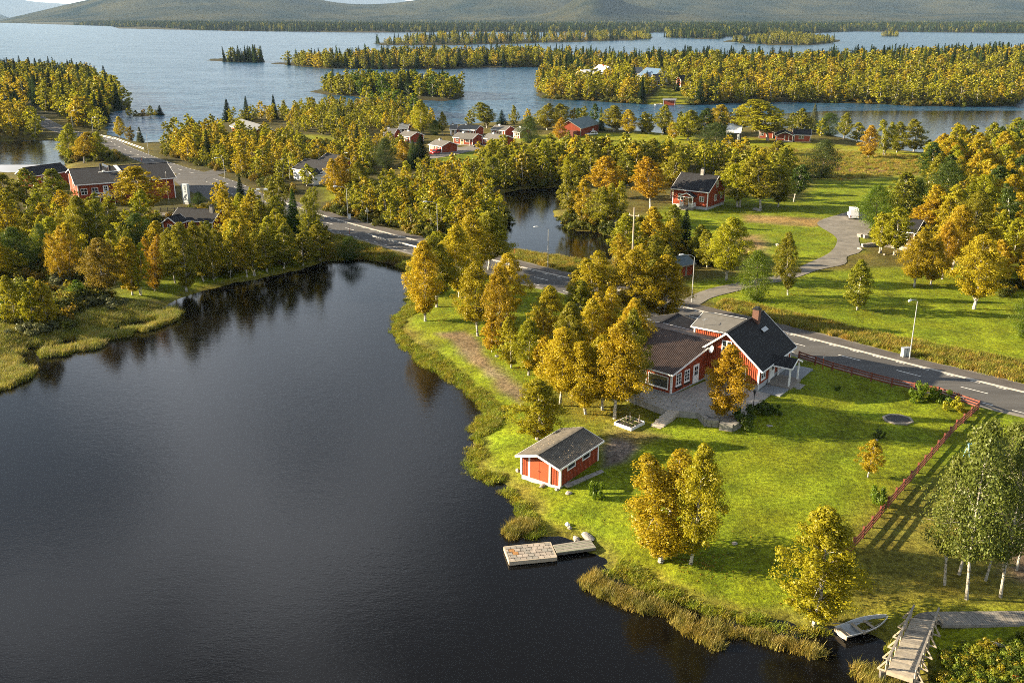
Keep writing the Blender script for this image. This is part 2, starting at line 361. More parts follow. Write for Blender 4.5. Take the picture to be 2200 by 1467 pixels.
    at_ = me.color_attributes.new('growth', 'FLOAT_COLOR', 'POINT'); at_.data.foreach_set('color', np.column_stack([C, np.ones(len(C))]).astype(np.float32).ravel())
    m, N, L, out = nodes_of('ground'); b = N.new('ShaderNodeBsdfPrincipled'); L.new(b.outputs[0], out.inputs[0])
    a = N.new('ShaderNodeAttribute'); a.attribute_name = 'growth'
    g = N.new('ShaderNodeNewGeometry'); src = a.outputs['Color']
    for sc, amt, det in ((.35, .35, 5), (2.6, .55, 6), (9.0, .45, 3)):
        n = N.new('ShaderNodeTexNoise'); n.inputs['Scale'].default_value = sc; n.inputs['Detail'].default_value = det; L.new(g.outputs['Position'], n.inputs['Vector'])
        r = N.new('ShaderNodeMapRange'); r.inputs[1].default_value = .28; r.inputs[2].default_value = .72; r.inputs[3].default_value = 1 - amt; r.inputs[4].default_value = 1 + amt; L.new(n.outputs['Fac'], r.inputs[0])
        v = N.new('ShaderNodeVectorMath'); v.operation = 'SCALE'; L.new(src, v.inputs[0]); L.new(r.outputs[0], v.inputs['Scale']); src = v.outputs[0]
    # yellow and fresh-green drifts in the grass
    n = N.new('ShaderNodeTexNoise'); n.inputs['Scale'].default_value = .22; n.inputs['Detail'].default_value = 7; L.new(g.outputs['Position'], n.inputs['Vector'])
    r = N.new('ShaderNodeMapRange'); r.inputs[1].default_value = .35; r.inputs[2].default_value = .68; L.new(n.outputs['Fac'], r.inputs[0])
    mx = N.new('ShaderNodeMixRGB'); mx.blend_type = 'MULTIPLY'; mx.inputs[2].default_value = (1.2, 1.0, .9, 1); L.new(r.outputs[0], mx.inputs[0]); L.new(src, mx.inputs[1])
    L.new(mx.outputs[0], b.inputs['Base Color']); b.inputs['Roughness'].default_value = .95; b.inputs['Specular IOR Level'].default_value = .1
    n2 = N.new('ShaderNodeTexNoise'); n2.inputs['Scale'].default_value = 5.5; n2.inputs['Detail'].default_value = 5; n2.inputs['Roughness'].default_value = .7; L.new(g.outputs['Position'], n2.inputs['Vector'])
    bp = N.new('ShaderNodeBump'); bp.inputs['Strength'].default_value = .8; bp.inputs['Distance'].default_value = .10; L.new(n2.outputs['Fac'], bp.inputs['Height']); L.new(bp.outputs[0], b.inputs['Normal'])
    me.materials.append(m); tag(put('ground', me), kind='structure')
build_ground()
# ------------------------------------------------------------------ water
def water_mat(name, calm, base, wave, spec=.5):
    m, N, L, out = nodes_of(name); b = N.new('ShaderNodeBsdfPrincipled'); L.new(b.outputs[0], out.inputs[0])
    b.inputs['Base Color'].default_value = (*base, 1); b.inputs['Roughness'].default_value = calm; b.inputs['IOR'].default_value = 1.333; b.inputs['Specular IOR Level'].default_value = spec
    g = N.new('ShaderNodeNewGeometry'); mp = N.new('ShaderNodeMapping'); mp.inputs['Scale'].default_value = (.55, 1, 1); mp.inputs['Rotation'].default_value = (0, 0, .35); L.new(g.outputs['Position'], mp.inputs['Vector'])
    hs = []
    for sc, amt in wave:
        n = N.new('ShaderNodeTexNoise'); n.inputs['Scale'].default_value = sc; n.inputs['Detail'].default_value = 3; n.inputs['Distortion'].default_value = .4; L.new(mp.outputs[0], n.inputs['Vector'])
        q = N.new('ShaderNodeMath'); q.operation = 'MULTIPLY'; q.inputs[1].default_value = amt; L.new(n.outputs['Fac'], q.inputs[0]); hs.append(q.outputs[0])
    while len(hs) > 1:
        ad = N.new('ShaderNodeMath'); ad.operation = 'ADD'; L.new(hs[0], ad.inputs[0]); L.new(hs[1], ad.inputs[1]); hs = hs[2:] + [ad.outputs[0]]
    # wind: sheltered near the shores, ruffled in drifting patches further out
    w1 = N.new('ShaderNodeTexNoise'); w1.inputs['Scale'].default_value = .03; w1.inputs['Detail'].default_value = 4; L.new(mp.outputs[0], w1.inputs['Vector'])
    wr = N.new('ShaderNodeMapRange'); wr.inputs[1].default_value = .35; wr.inputs[2].default_value = .65; wr.inputs[3].default_value = .55; wr.inputs[4].default_value = 1.25; L.new(w1.outputs['Fac'], wr.inputs[0])
    bp = N.new('ShaderNodeBump'); bp.inputs['Distance'].default_value = 1.0; L.new(hs[0], bp.inputs['Height']); L.new(wr.outputs[0], bp.inputs['Strength']); L.new(bp.outputs[0], b.inputs['Normal'])
    return m
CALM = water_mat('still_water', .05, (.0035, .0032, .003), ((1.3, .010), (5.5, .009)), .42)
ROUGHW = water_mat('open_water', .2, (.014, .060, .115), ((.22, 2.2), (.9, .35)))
SHEL = water_mat('sheltered_water', .05, (.004, .004, .004), ((.8, .10), (3.0, .02)))
def water(name, poly, m):
    tag(put(name, mesh_py(name, [(x, y, 0) for x, y in poly], [tuple(range(len(poly)))], [m])), kind='structure')
water('lake', [(-400, -60), (400, -60), (400, 172), (-400, 172)], CALM)
water('pond', [(-60, 172), (400, 172), (400, 284), (-60, 284)], CALM)
water('inlet', [(-600, 284), (-110, 284), (-110, 342), (-150, 342), (-600, 342)], SHEL)
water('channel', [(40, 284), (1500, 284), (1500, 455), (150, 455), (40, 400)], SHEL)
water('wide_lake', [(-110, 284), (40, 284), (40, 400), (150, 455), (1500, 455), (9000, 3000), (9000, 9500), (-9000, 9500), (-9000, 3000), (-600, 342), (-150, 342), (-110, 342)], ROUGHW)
# ------------------------------------------------------------------ hills behind the lake
def hill(name, pts, D, depth, m, seed, base=-5, nx=260, ny=60, rough=.10):
    """pts: (photo x, photo y) along the crest; a ridge of real length, height and depth at distance D"""
    p = np.array(pts, float); px = np.linspace(p[0, 0], p[-1, 0], nx); cy = np.interp(px, p[:, 0], p[:, 1])
    for _ in range(3): cy = np.convolve(np.pad(cy, 2, 'edge'), [.1, .2, .4, .2, .1], 'valid')
    X = (px - CXP) / FPX * D * 1.02; Zt = CAM_H + (36 - cy) / FPX * D
    s = np.linspace(0, 1, ny); prof = np.where(s < .62, smooth(0, .62, s) ** .9, 1 - .8 * smooth(.62, 1, s))
    XX = np.repeat(X[:, None], ny, 1) * (1 + (s[None] - .62) * depth / D); YY = D + (s[None] - .62) * depth + 0 * XX
    Q = np.stack([XX.ravel(), YY.ravel()], 1)
    nz = wob(Q + seed * 977, 900, seed % 3) * .6 + wob(Q + seed * 331, 330, (seed + 1) % 3) * .4
    ZZ = base + (Zt[:, None] - base) * prof[None] * (1 + rough * 1.5 * nz.reshape(nx, ny) * (1 - prof[None]) ** .7)
    V = np.column_stack([Q, ZZ.ravel()]); i = np.arange(nx - 1)[:, None] * ny + np.arange(ny - 1)[None]
    F = np.stack([i, i + ny, i + ny + 1, i + 1], -1).reshape(-1, 4)
    me = mesh_np(name, V, F, [m], True); tag(put(name, me), kind='structure')
def hill_mat(name, a, b_, sc):
    m, N, L, out = nodes_of(name); b = N.new('ShaderNodeBsdfPrincipled'); L.new(b.outputs[0], out.inputs[0]); b.inputs['Roughness'].default_value = 1; b.inputs['Specular IOR Level'].default_value = 0
    g = N.new('ShaderNodeNewGeometry')
    n = N.new('ShaderNodeTexNoise'); n.inputs['Scale'].default_value = sc; n.inputs['Detail'].default_value = 9; n.inputs['Roughness'].default_value = .65; L.new(g.outputs['Position'], n.inputs['Vector'])
    r = N.new('ShaderNodeValToRGB'); r.color_ramp.elements[0].position = .38; r.color_ramp.elements[1].position = .62; r.color_ramp.elements[0].color = (*a, 1); r.color_ramp.elements[1].color = (*b_, 1); L.new(n.outputs['Fac'], r.inputs[0])
    L.new(r.outputs[0], b.inputs['Base Color'])
    v = N.new('ShaderNodeTexNoise'); v.inputs['Scale'].default_value = .02; v.inputs['Detail'].default_value = 8; v.inputs['Roughness'].default_value = .75; L.new(g.outputs['Position'], v.inputs['Vector'])
    bp = N.new('ShaderNodeBump'); bp.inputs['Strength'].default_value = 1; bp.inputs['Distance'].default_value = 130; L.new(v.outputs['Fac'], bp.inputs['Height']); L.new(bp.outputs[0], b.inputs['Normal'])
    return m
HF = hill_mat('forested_hillside', (.008, .019, .011), (.085, .078, .028), .0024)  # forest mottle; its contrast also paints in sunlit warmth and shaded folds
HB = hill_mat('bare_mountain', (.05, .045, .04), (.11, .10, .09), .0006)
hill('wooded_hill', [(30, 51), (60, 47), (101, 38), (185, 20), (235, 9), (286, 0), (330, -14), (420, -32), (560, -30), (650, -14), (690, -2), (740, 9), (790, 14), (860, 12), (930, 2), (1010, -10), (1120, -20), (1300, -14), (1500, -24), (1750, -34), (2050, -30), (2400, -20)], 8600, 4200, HF, 3, rough=.42)
hill('forest_ridge', [(980, 47), (1060, 42), (1140, 37), (1190, 24), (1225, 4), (1255, -24), (1275, -22), (1300, -4), (1335, 14), (1400, 27), (1520, 34), (1700, 30), (1900, 33), (2100, 27), (2500, 20)], 6600, 1900, HF, 5, rough=.30)
hill('low_grey_hill', [(-900, 10), (-200, -6), (-60, 2), (0, 7), (50, 20), (95, 38), (120, 46)], 13500, 3000, HF, 2, rough=.06)
hill('blue_mountain', [(-900, 0), (-200, -22), (60, -12), (104, 0), (150, 8), (215, 12), (330, 20), (500, 20), (640, 8), (720, -1), (800, 1), (850, 0), (920, 10), (1000, 16)], 24500, 4000, HB, 1, rough=.05)
# ------------------------------------------------------------------ the air between
def haze():
    me = MB().box(-19000, 19000, -400, 30500, -4.5, 640).mesh('haze')
    m, N, L, out = nodes_of('haze'); v = N.new('ShaderNodeVolumePrincipled'); v.inputs['Density'].default_value = 2.3e-5; v.inputs['Color'].default_value = (.48, .70, 1.0, 1); v.inputs['Anisotropy'].default_value = 0.0
    L.new(v.outputs[0], out.inputs['Volume']); me.materials.append(m); tag(put('haze', me), kind='stuff')
haze()
# ------------------------------------------------------------------ road, cycle path, markings, drives
def offs(line, d):
    t = np.gradient(line, axis=0); t /= np.linalg.norm(t, axis=1)[:, None]
    return line + np.stack([-t[:, 1], t[:, 0]], 1) * np.reshape(d, (-1, 1)) * -1     # + is the side away from the houses by the lake
def strip(name, line, d0, d1, z, m, parent=None, zs=None, curb=0):
    a, b = offs(line, d0), offs(line, d1); n = len(line); za = np.full(n, z) if zs is None else zs
    V = np.vstack([np.column_stack([a, za]), np.column_stack([b, za])]); F = [(i, i + 1, n + i + 1, n + i) for i in range(n - 1)]
    if curb:
        V = np.vstack([V, V - np.array([0, 0, curb])]); F += [(i, 2 * n + i, 2 * n + i + 1, i + 1) for i in range(n - 1)] + [(n + i, n + i + 1, 3 * n + i + 1, 3 * n + i) for i in range(n - 1)]
    me = mesh_py(name, V, F, [m]); return put(name, me, parent)
def road_mat(name, col, k=.2, lane=False):
    m, N, L, out = nodes_of(name); b = N.new('ShaderNodeBsdfPrincipled'); L.new(b.outputs[0], out.inputs[0]); g = N.new('ShaderNodeNewGeometry'); b.inputs['Roughness'].default_value = .85; b.inputs['Specular IOR Level'].default_value = .25
    src = None
    v = N.new('ShaderNodeVectorMath'); v.operation = 'SCALE'; v.inputs[0].default_value = col
    n = N.new('ShaderNodeTexNoise'); n.inputs['Scale'].default_value = .5; n.inputs['Detail'].default_value = 9; n.inputs['Roughness'].default_value = .7; 
    if lane:
        mp = N.new('ShaderNodeMapping'); mp.inputs['Rotation'].default_value = (0, 0, .80); mp.inputs['Scale'].default_value = (.12, 1.6, 1); L.new(g.outputs['Position'], mp.inputs['Vector']); L.new(mp.outputs[0], n.inputs['Vector'])
    else: L.new(g.outputs['Position'], n.inputs['Vector'])
    r = N.new('ShaderNodeMapRange'); r.inputs[1].default_value = .3; r.inputs[2].default_value = .7; r.inputs[3].default_value = 1 - k; r.inputs[4].default_value = 1 + k; L.new(n.outputs['Fac'], r.inputs[0]); L.new(r.outputs[0], v.inputs['Scale'])
    L.new(v.outputs[0], b.inputs['Base Color']); bp = N.new('ShaderNodeBump'); bp.inputs['Distance'].default_value = .01; n2 = N.new('ShaderNodeTexNoise'); n2.inputs['Scale'].default_value = 14; L.new(g.outputs['Position'], n2.inputs['Vector']); L.new(n2.outputs['Fac'], bp.inputs['Height']); L.new(bp.outputs[0], b.inputs['Normal'])
    return m
ASPH = road_mat('asphalt', (.078, .075, .071), .32, True); ASPH2 = road_mat('path_asphalt', (.085, .075, .066), .25); GRAV = road_mat('gravel', (.165, .150, .125), .35); DIRTM = road_mat('dirt_track', (.20, .155, .095), .3)
MARK = mat('road_paint', (.68, .66, .60), .7, .2, 2.0); KERB = mat('kerb_stone', (.38, .355, .31), .8, .2, 2.0)
sel = ROADC[(ROADC[:, 1] < 262)]
tag(strip('road', ROADC, -3.9, 3.05, 1.285, ASPH), kind='structure')
k0 = ROADC[(ROADC[:, 1] < 222)]
kb = strip('kerb', k0, 3.05, 3.4, 1.36, KERB, None, None, .14); tag(kb, kind='structure')
tag(strip('pavement', k0, 3.4, 5.7, 1.325, ASPH2), kind='structure')
rw = np.random.default_rng(3)
def rough_strip(name, line, d0, d1, z, m, seed):
    r = np.random.default_rng(seed); n = len(line); a = offs(line, d0); b = offs(line, d1 + np.sign(d1) * np.convolve(r.uniform(-.5, .5, n + 4), np.ones(5) / 5, 'valid') * 1.3); V = np.vstack([np.column_stack([a, np.full(n, z)]), np.column_stack([b, np.full(n, z - .03)])])
    return tag(put(name, mesh_py(name, V, [(i, i + 1, n + i + 1, n + i) for i in range(n - 1)], [m])), kind='structure')
fine = catmull(k0[::2], 6); rough_strip('gravel_shoulder', fine, -3.9, -4.55, 1.284, GRAV, 1); rough_strip('gravel_shoulder', fine, 5.7, 6.15, 1.322, GRAV, 2)
def dashes(name, line, d, wd, ln, gap, z, m, start=0.0):
    mbx = MB(); s = np.concatenate([[0], np.cumsum(np.linalg.norm(np.diff(line, axis=0), axis=1))]); L_ = s[-1]; c = start
    while c + ln < L_:
        q = np.array([[np.interp(c + ln * t, s, line[:, 0]), np.interp(c + ln * t, s, line[:, 1])] for t in (0, .5, 1)])
        a, b = offs(q, d - wd / 2), offs(q, d + wd / 2)
        for i in range(2): mbx.add([(*a[i], z), (*a[i + 1], z), (*b[i + 1], z), (*b[i], z)], [(0, 1, 2, 3)])
        c += ln + gap
    return mbx
mk = MB()
for d, ln, gap, st, wd in ((0, 3.0, 4.6, 1.0, .14), (-3.25, 1.1, 1.9, 0, .13), (2.75, 1.1, 1.9, .5, .12)):
    q = dashes('m', ROADC[ROADC[:, 1] < 420], d, wd, ln, gap, 1.290, MARK, st); mk.add(q.V, q.F)
tag(put('road_markings', mk.mesh('road_markings', MARK)), kind='structure')
def sheet(name, px, m, dz=.03, z=None):
    pts = np.array(px, float); P = on(pts[:, 0], pts[:, 1])[:, :2] if z is None else P2(px, z)
    lo, hi = P.min(0), P.max(0); st = max(.7, (hi - lo).max() / 60)
    bm = bmesh.new(); vs = [bm.verts.new((*p, 0)) for p in P]; bm.faces.new(vs)
    for ax in (0, 1):
        for k in np.arange(lo[ax] + st, hi[ax], st):
            n_ = [0, 0, 0]; n_[ax] = 1; c_ = [0, 0, 0]; c_[ax] = k
            bmesh.ops.bisect_plane(bm, geom=bm.verts[:] + bm.edges[:] + bm.faces[:], plane_co=c_, plane_no=n_)
    co = np.array([v.co[:2] for v in bm.verts]); h = ground(co)
    for v, z_ in zip(bm.verts, h): v.co.z = z_ + dz
    me = bpy.data.meshes.new(name); bm.to_mesh(me); bm.free(); me.materials.append(m); return tag(put(name, me), kind='structure')
def bend(pts, n=6, closed=True):
    p = np.array(pts, float); q = np.vstack([p[-1], p, p[:2]]) ; o = []
    for i in range(1, len(q) - 2):
        for t in np.linspace(0, 1, n, endpoint=False):
            o.append(.5 * (2 * q[i] + (q[i + 1] - q[i - 1]) * t + (2 * q[i - 1] - 5 * q[i] + 4 * q[i + 1] - q[i + 2]) * t * t + (3 * q[i] - q[i - 1] - 3 * q[i + 1] + q[i + 2]) * t ** 3))
    return o
sheet('gravel_drive', bend([(1470, 645), (1520, 622), (1600, 605), (1700, 585), (1722, 572), (1780, 545), (1798, 520), (1790, 505), (1755, 480), (1800, 462), (1840, 455), (1872, 470), (1868, 500), (1845, 512), (1850, 540), (1820, 552), (1815, 568), (1760, 580), (1700, 600), (1600, 622), (1530, 640), (1500, 655)], 4), GRAV, .06)
sheet('side_road', bend([(372, 378), (425, 373), (470, 362), (520, 352), (530, 358), (476, 374), (440, 388), (470, 402), (495, 425), (480, 440), (440, 425), (390, 402)], 4), ASPH, .05)
sheet('yard', bend([(960, 322), (1010, 314), (1045, 311), (1070, 316), (1020, 324), (975, 334), (925, 342), (920, 335)], 4), GRAV, .08)
sheet('village_path', bend([(330, 474), (345, 458), (420, 458), (436, 462), (420, 470), (360, 474)], 4), GRAV, .06)
# ------------------------------------------------------------------ buildings
def fr(face, x, z, y):
    """a point on a wall: x along it, z up, y out of it; face names the way the wall looks"""
    f, p = face
    return {'-y': (x, p - y, z), '+y': (x, p + y, z), '-x': (p - y, x, z), '+x': (p + y, x, z)}[f]
def fbox(mb, face, x0, x1, z0, z1, y0, y1):
    a, b = fr(face, x0, z0, y0), fr(face, x1, z1, y1)
    return mb.box(min(a[0], b[0]), max(a[0], b[0]), min(a[1], b[1]), max(a[1], b[1]), min(a[2], b[2]), max(a[2], b[2]))
def window(root, face, x, z, w_, h_, cols=2, rows=2, m=None, name='window', sill=True, gl=None):
    """window centred at x with its foot at z: casing and glazing bars, pane and sill as sub-parts"""
    m = m or WHITE; mb = MB(); t = .10
    for a, b, c, d in ((x - w_ / 2 - t, x - w_ / 2, z - t, z + h_ + t), (x + w_ / 2, x + w_ / 2 + t, z - t, z + h_ + t), (x - w_ / 2, x + w_ / 2, z - t, z), (x - w_ / 2, x + w_ / 2, z + h_, z + h_ + t)): fbox(mb, face, a, b, c, d, .004, .055)
    for i in range(1, cols): q = x - w_ / 2 + w_ * i / cols; fbox(mb, face, q - (.05 if i * 2 == cols else .025), q + (.05 if i * 2 == cols else .025), z, z + h_, .006, .045)
    for j in range(1, rows): q = z + h_ * j / rows; fbox(mb, face, x - w_ / 2, x + w_ / 2, q - .025, q + .025, .008, .040)
    f = mb.build(name, m, root); g = fbox(MB(), face, x - w_ / 2, x + w_ / 2, z, z + h_, .003, .020).build('pane', gl or GLASS, f)
    if sill: fbox(MB(), face, x - w_ / 2 - .16, x + w_ / 2 + .16, z - .16, z - t - .003, .004, .12).build('sill', m, f)
    return f
def door(root, face, x, z, w_, h_, m=None, glazed=True, frame=WHITE):
    m = m or WHITE; d = fbox(MB(), face, x - w_ / 2, x + w_ / 2, z, z + h_, .004, .05).build('door', m, root); mb = MB(); t = .11
    for a, b, c, e in ((x - w_ / 2 - t, x - w_ / 2, z, z + h_ + t), (x + w_ / 2, x + w_ / 2 + t, z, z + h_ + t), (x - w_ / 2, x + w_ / 2, z + h_, z + h_ + t)): fbox(mb, face, a, b, c, e, .004, .07)
    mb.build('frame', frame, d); fbox(MB(), face, x + w_ / 2 - .14, x + w_ / 2 - .09, z + h_ * .46, z + h_ * .53, .052, .10).build('handle', STEEL, d)
    if glazed:
        g = MB(); fbox(g, face, x - w_ * .33, x - .03, z + h_ * .45, z + h_ * .68, .052, .058); fbox(g, face, x + .03, x + w_ * .33, z + h_ * .45, z + h_ * .68, .052, .058); fbox(g, face, x - w_ * .33, x - .03, z + h_ * .71, z + h_ * .93, .052, .058); fbox(g, face, x + .03, x + w_ * .33, z + h_ * .71, z + h_ * .93, .052, .058); g.build('pane', GLASS, d)
    return d
def gable(root, x0, x1, y0, y1, z0, ze, zr, axis='x', wallm=RED, roofm=BLACKR, over=.45, gover=.4, trim=WHITE, th=.14, plinth=.35, plm=PLINTH, corner=True, ridge=None, zeb=None, walls=True, barge=True, wname='wall'):
    """gabled block: walls with the gable ends, plinth, two roof slopes, barge and fascia boards, corner boards. axis = way the ridge runs"""
    X = axis == 'x'; a0, a1, b0, b1 = (x0, x1, y0, y1) if X else (y0, y1, x0, x1); br = (b0 + b1) / 2 if ridge is None else ridge; zeb = ze if zeb is None else zeb
    p = lambda a, b, z: (a, b, z) if X else (b, a, z); zw = z0 + plinth
    if walls:
        V = []; F = []
        for a in (a0, a1): V += [p(a, b0, zw), p(a, b1, zw), p(a, b1, zeb), p(a, br, zr), p(a, b0, ze)]
        F = [(0, 1, 2, 3, 4), (9, 8, 7, 6, 5), (0, 4, 9, 5), (1, 6, 7, 2), (4, 3, 8, 9), (3, 2, 7, 8)]
        mb = MB(); mb.add(V, F); mb.build(wname, wallm, root)
        if plinth: MB().box(x0 + .05, x1 - .05, y0 + .05, y1 - .05, z0 - 1.2, zw).build('plinth', plm, root)
    r = MB(); tf, tb = (zr - ze) / (br - b0), (zr - zeb) / (b1 - br); up = .10; A0, A1 = a0 - gover, a1 + gover
    r.plate([p(A0, b0 - over, ze - tf * over + up), p(A1, b0 - over, ze - tf * over + up), p(A1, br, zr + up), p(A0, br, zr + up)], th)
    r.plate([p(A0, br, zr + up), p(A1, br, zr + up), p(A1, b1 + over, zeb - tb * over + up), p(A0, b1 + over, zeb - tb * over + up)], th)
    rf = r.build('roof', roofm, root)
    rc = MB(); rc.bar(p(A0, br, zr + up + .02), p(A1, br, zr + up + .02), .3, .06); rc.build('ridge_cap', roofm, rf)
    if barge:
        for a in (A0 - .02, A1 + .02):
            for (bA, zA) in ((b0 - over, ze - tf * over), (b1 + over, zeb - tb * over)):
                MB().bar(p(a, bA, zA + up - .08), p(a, br, zr + up - .08), .05, .20).build('bargeboard', trim, root)
        for bA, zA in ((b0 - over - .02, ze - tf * over), (b1 + over + .02, zeb - tb * over)):
            MB().bar(p(A0, bA, zA + up - .07), p(A1, bA, zA + up - .07), .05, .18).build('fascia', trim, root)
    if corner and walls:
        for a, sa in ((a0, -1), (a1, 1)):
            for b_, sb, zt in ((b0, -1, ze), (b1, 1, zeb)):
                q = MB(); ax = sorted((a + sa * .035, a - sa * .16)); bx = sorted((b_ + sb * .035, b_ - sb * .16))
                (q.box(ax[0], ax[1], bx[0], bx[1], zw, zt - .05) if X else q.box(bx[0], bx[1], ax[0], ax[1], zw, zt - .05)); q.build('corner_board', trim, root)
    return root
def chimney(root, x, y, z0, z1, s=.6, m=STONE, cap=BLACKM, pot=True):
    c = MB().box(x - s / 2, x + s / 2, y - s / 2, y + s / 2, z0, z1).build('chimney', m, root); MB().box(x - s / 2 - .06, x + s / 2 + .06, y - s / 2 - .06, y + s / 2 + .06, z1, z1 + .09).build('cap', cap, c)
    if pot: MB().box(x - s * .3, x + s * .3, y - s * .3, y + s * .3, z1 + .09, z1 + .3).build('flue_hood', cap, c)
    return c
# ---- the red house by the lake: main block, annex, rear wings (x = along its long side away from the lake, y = towards the annex)
H = empty('red_house', (HS[0], HS[1], HZ), HANG, 'red timber house with black gable roof, long annex and white trim by the road', 'house')
gable(H, .3, 10.2, 0, 8.1, 0, 2.75, 6.05, 'x', RED, BLACKR, .5, .38, plinth=.62)
window(H, ('-y', 0), 1.55, 1.15, 1.0, 1.35, 2, 3); window(H, ('-y', 0), 8.7, 1.15, 1.0, 1.35, 2, 3)
door(H, ('-y', 0), 4.35, .35, .95, 2.1)
window(H, ('-x', .3), 4.05, 3.75, 1.0, 1.25, 2, 2); window(H, ('-x', .3), 2.2, 1.1, 1.1, 1.3, 2, 2)
# porch with its own little gable
pr = MB(); 
pr.plate([(3.0, -2.75, 2.35), (3.0, .1, 2.35), (4.65, .1, 3.1), (4.65, -2.75, 3.1)], .10); pr.plate([(6.3, -2.75, 2.35), (6.3, .1, 2.35), (4.65, .1, 3.1), (4.65, -2.75, 3.1)], .10)
prf = pr.build('porch_roof', BLACKR, H); mb = MB(); mb.bar((2.97, -2.78, 2.28), (4.65, -2.78, 3.04), .05, .2); mb.bar((6.33, -2.78, 2.28), (4.65, -2.78, 3.04), .05, .2); mb.bar((2.98, -2.7, 2.3), (2.98, 0, 2.3), .05, .14); mb.bar((6.32, -2.7, 2.3), (6.32, 0, 2.3), .05, .14); mb.build('porch_trim', WHITE, prf)
MB().add([(3.25, -2.5, 2.38), (6.05, -2.5, 2.38), (4.65, -2.5, 3.0), (3.25, -2.42, 2.38), (6.05, -2.42, 2.38), (4.65, -2.42, 3.0)], [(0, 1, 2), (5, 4, 3), (0, 2, 5, 3), (2, 1, 4, 5), (1, 0, 3, 4)]).build('porch_gable', REDP, prf)
for px_, py_ in ((3.3, -2.45), (6.0, -2.45), (3.3, -.12), (6.0, -.12)):
    p_ = MB().box(px_ - .17, px_ - .07, py_ - .06, py_ + .06, .16, 2.3).box(px_ + .07, px_ + .17, py_ - .06, py_ + .06, .16, 2.3)
    for zz in (.22, .62, 1.02, 1.6, 2.1): p_.box(px_ - .07, px_ + .07, py_ - .05, py_ + .05, zz, zz + .10)
    p_.build('porch_post', WHITE, H)
MB().box(2.9, 6.4, -2.75, -.02, -.3, .15).build('porch_floor', WOODG, H)
MB().box(3.9, 5.4, -3.15, -2.76, -.5, -.02).build('step', STONE, H); MB().box(3.7, 5.6, -3.6, -3.16, -.6, -.14).build('step', STONE, H)
chimney(H, 7.3, 3.55, 5.0, 7.2, .75, BRICKM)
MB().plate([(6.5, 2.15, 4.85), (7.9, 2.15, 4.85), (7.9, 2.55, 5.17), (6.5, 2.55, 5.17)], .05).build('roof_ladder', STEEL, H)
for k in (0.18, 9.95): MB().tube([(k, -.42, 2.5), (k, -.06, 2.2), (k, -.06, 0)], .045, 6).build('downpipe', WHITE, H)
# annex: low wide block turned a little, ribbed roof
AX = bpy.data.objects.new('annex', None); AX.empty_display_size = .5; link(AX, H); AX.location = (-6.5, 7.35, 0); AX.rotation_euler = (0, 0, -math.radians(7))
AX2 = AX
gable(AX, 0, 11.4, 0, 9.6, 0, 2.5, 4.15, 'y', RED, RIBR, .4, .35, plinth=.12, ridge=8.2, zeb=3.55)
rb = MB()
for k in np.arange(.05, 9.95, .2): rb.bar((-.38, -.33 + k, 2.55 - .08 + .10), (8.15, -.33 + k, 4.15 + .115), .06, .05)
tag(rb.build('roof_rib', RIBR, AX), kind='stuff')
window(AX, ('-x', 0), 1.75, .62, 2.5, 1.25, 1, 1, gl=GLASS2); window(AX, ('-x', 0), 4.55, .62, 2.3, 1.25, 1, 1, gl=GLASS2); window(AX, ('-x', 0), 7.4, .62, 2.3, 1.25, 1, 1, gl=GLASS2)
window(AX, ('-y', 0), 1.35, .85, .85, 1.2, 2, 3); window(AX, ('-y', 0), 3.05, .85, .85, 1.2, 2, 3)
for xx in (1.35, 3.05): fbox(MB(), ('-y', 0), xx - .5, xx + .5, .52, .68, .02, .26).build('flower_box', DARKSOIL, AX)
door(AX, ('-y', 0), 4.9, .08, .95, 2.1)
chimney(AX, 7.4, 8.6, 3.3, 5.1, .55, STEEL, STEEL, False)
# dish aerial on the corner of the gable
dm = MB()
for i in range(4):
    r0, r1 = .45 * i / 4, .45 * (i + 1) / 4; n = 14
    for k in range(n):
        a, b = 6.2832 * k / n, 6.2832 * (k + 1) / n; dm.add([(r0 * math.cos(a), -.25 * (r0 ** 2), r0 * math.sin(a)), (r1 * math.cos(a), -.25 * r1 ** 2, r1 * math.sin(a)), (r1 * math.cos(b), -.25 * r1 ** 2, r1 * math.sin(b)), (r0 * math.cos(b), -.25 * r0 ** 2, r0 * math.sin(b))], [(0, 1, 2, 3)])
dm.bar((0, .1, 0), (0, -.35, -.1), .03, .03)
ds = dm.build('satellite_dish', WHITE, H); ds.location = (-.1, 5.7, 3.9); ds.rotation_euler = (-.3, 0, -2.2)
# rear parts
gable(H, 5.0, 11.0, 4.4, 10.3, 0, 4.45, 5.25, 'y', RED, GREYR, .3, .3, plinth=.2, wname='rear_wall')
MB().tube([(5.3, 9.2, 4.6), (5.3, 9.2, 5.5)], .03, 5).tube([(5.0, 9.2, 5.4), (5.8, 9.0, 5.45)], .02, 4).tube([(5.1, 9.0, 5.4), (5.1, 9.4, 5.4)], .015, 4).tube([(5.5, 8.9, 5.42), (5.5, 9.3, 5.42)], .015, 4).build('tv_aerial', STEEL, H)
gable(H, 4.0, 10.6, 10.6, 18.6, 0, 2.6, 3.55, 'x', RED, DARKR, .3, .3, plinth=.2, trim=WOODD, ridge=15.4)
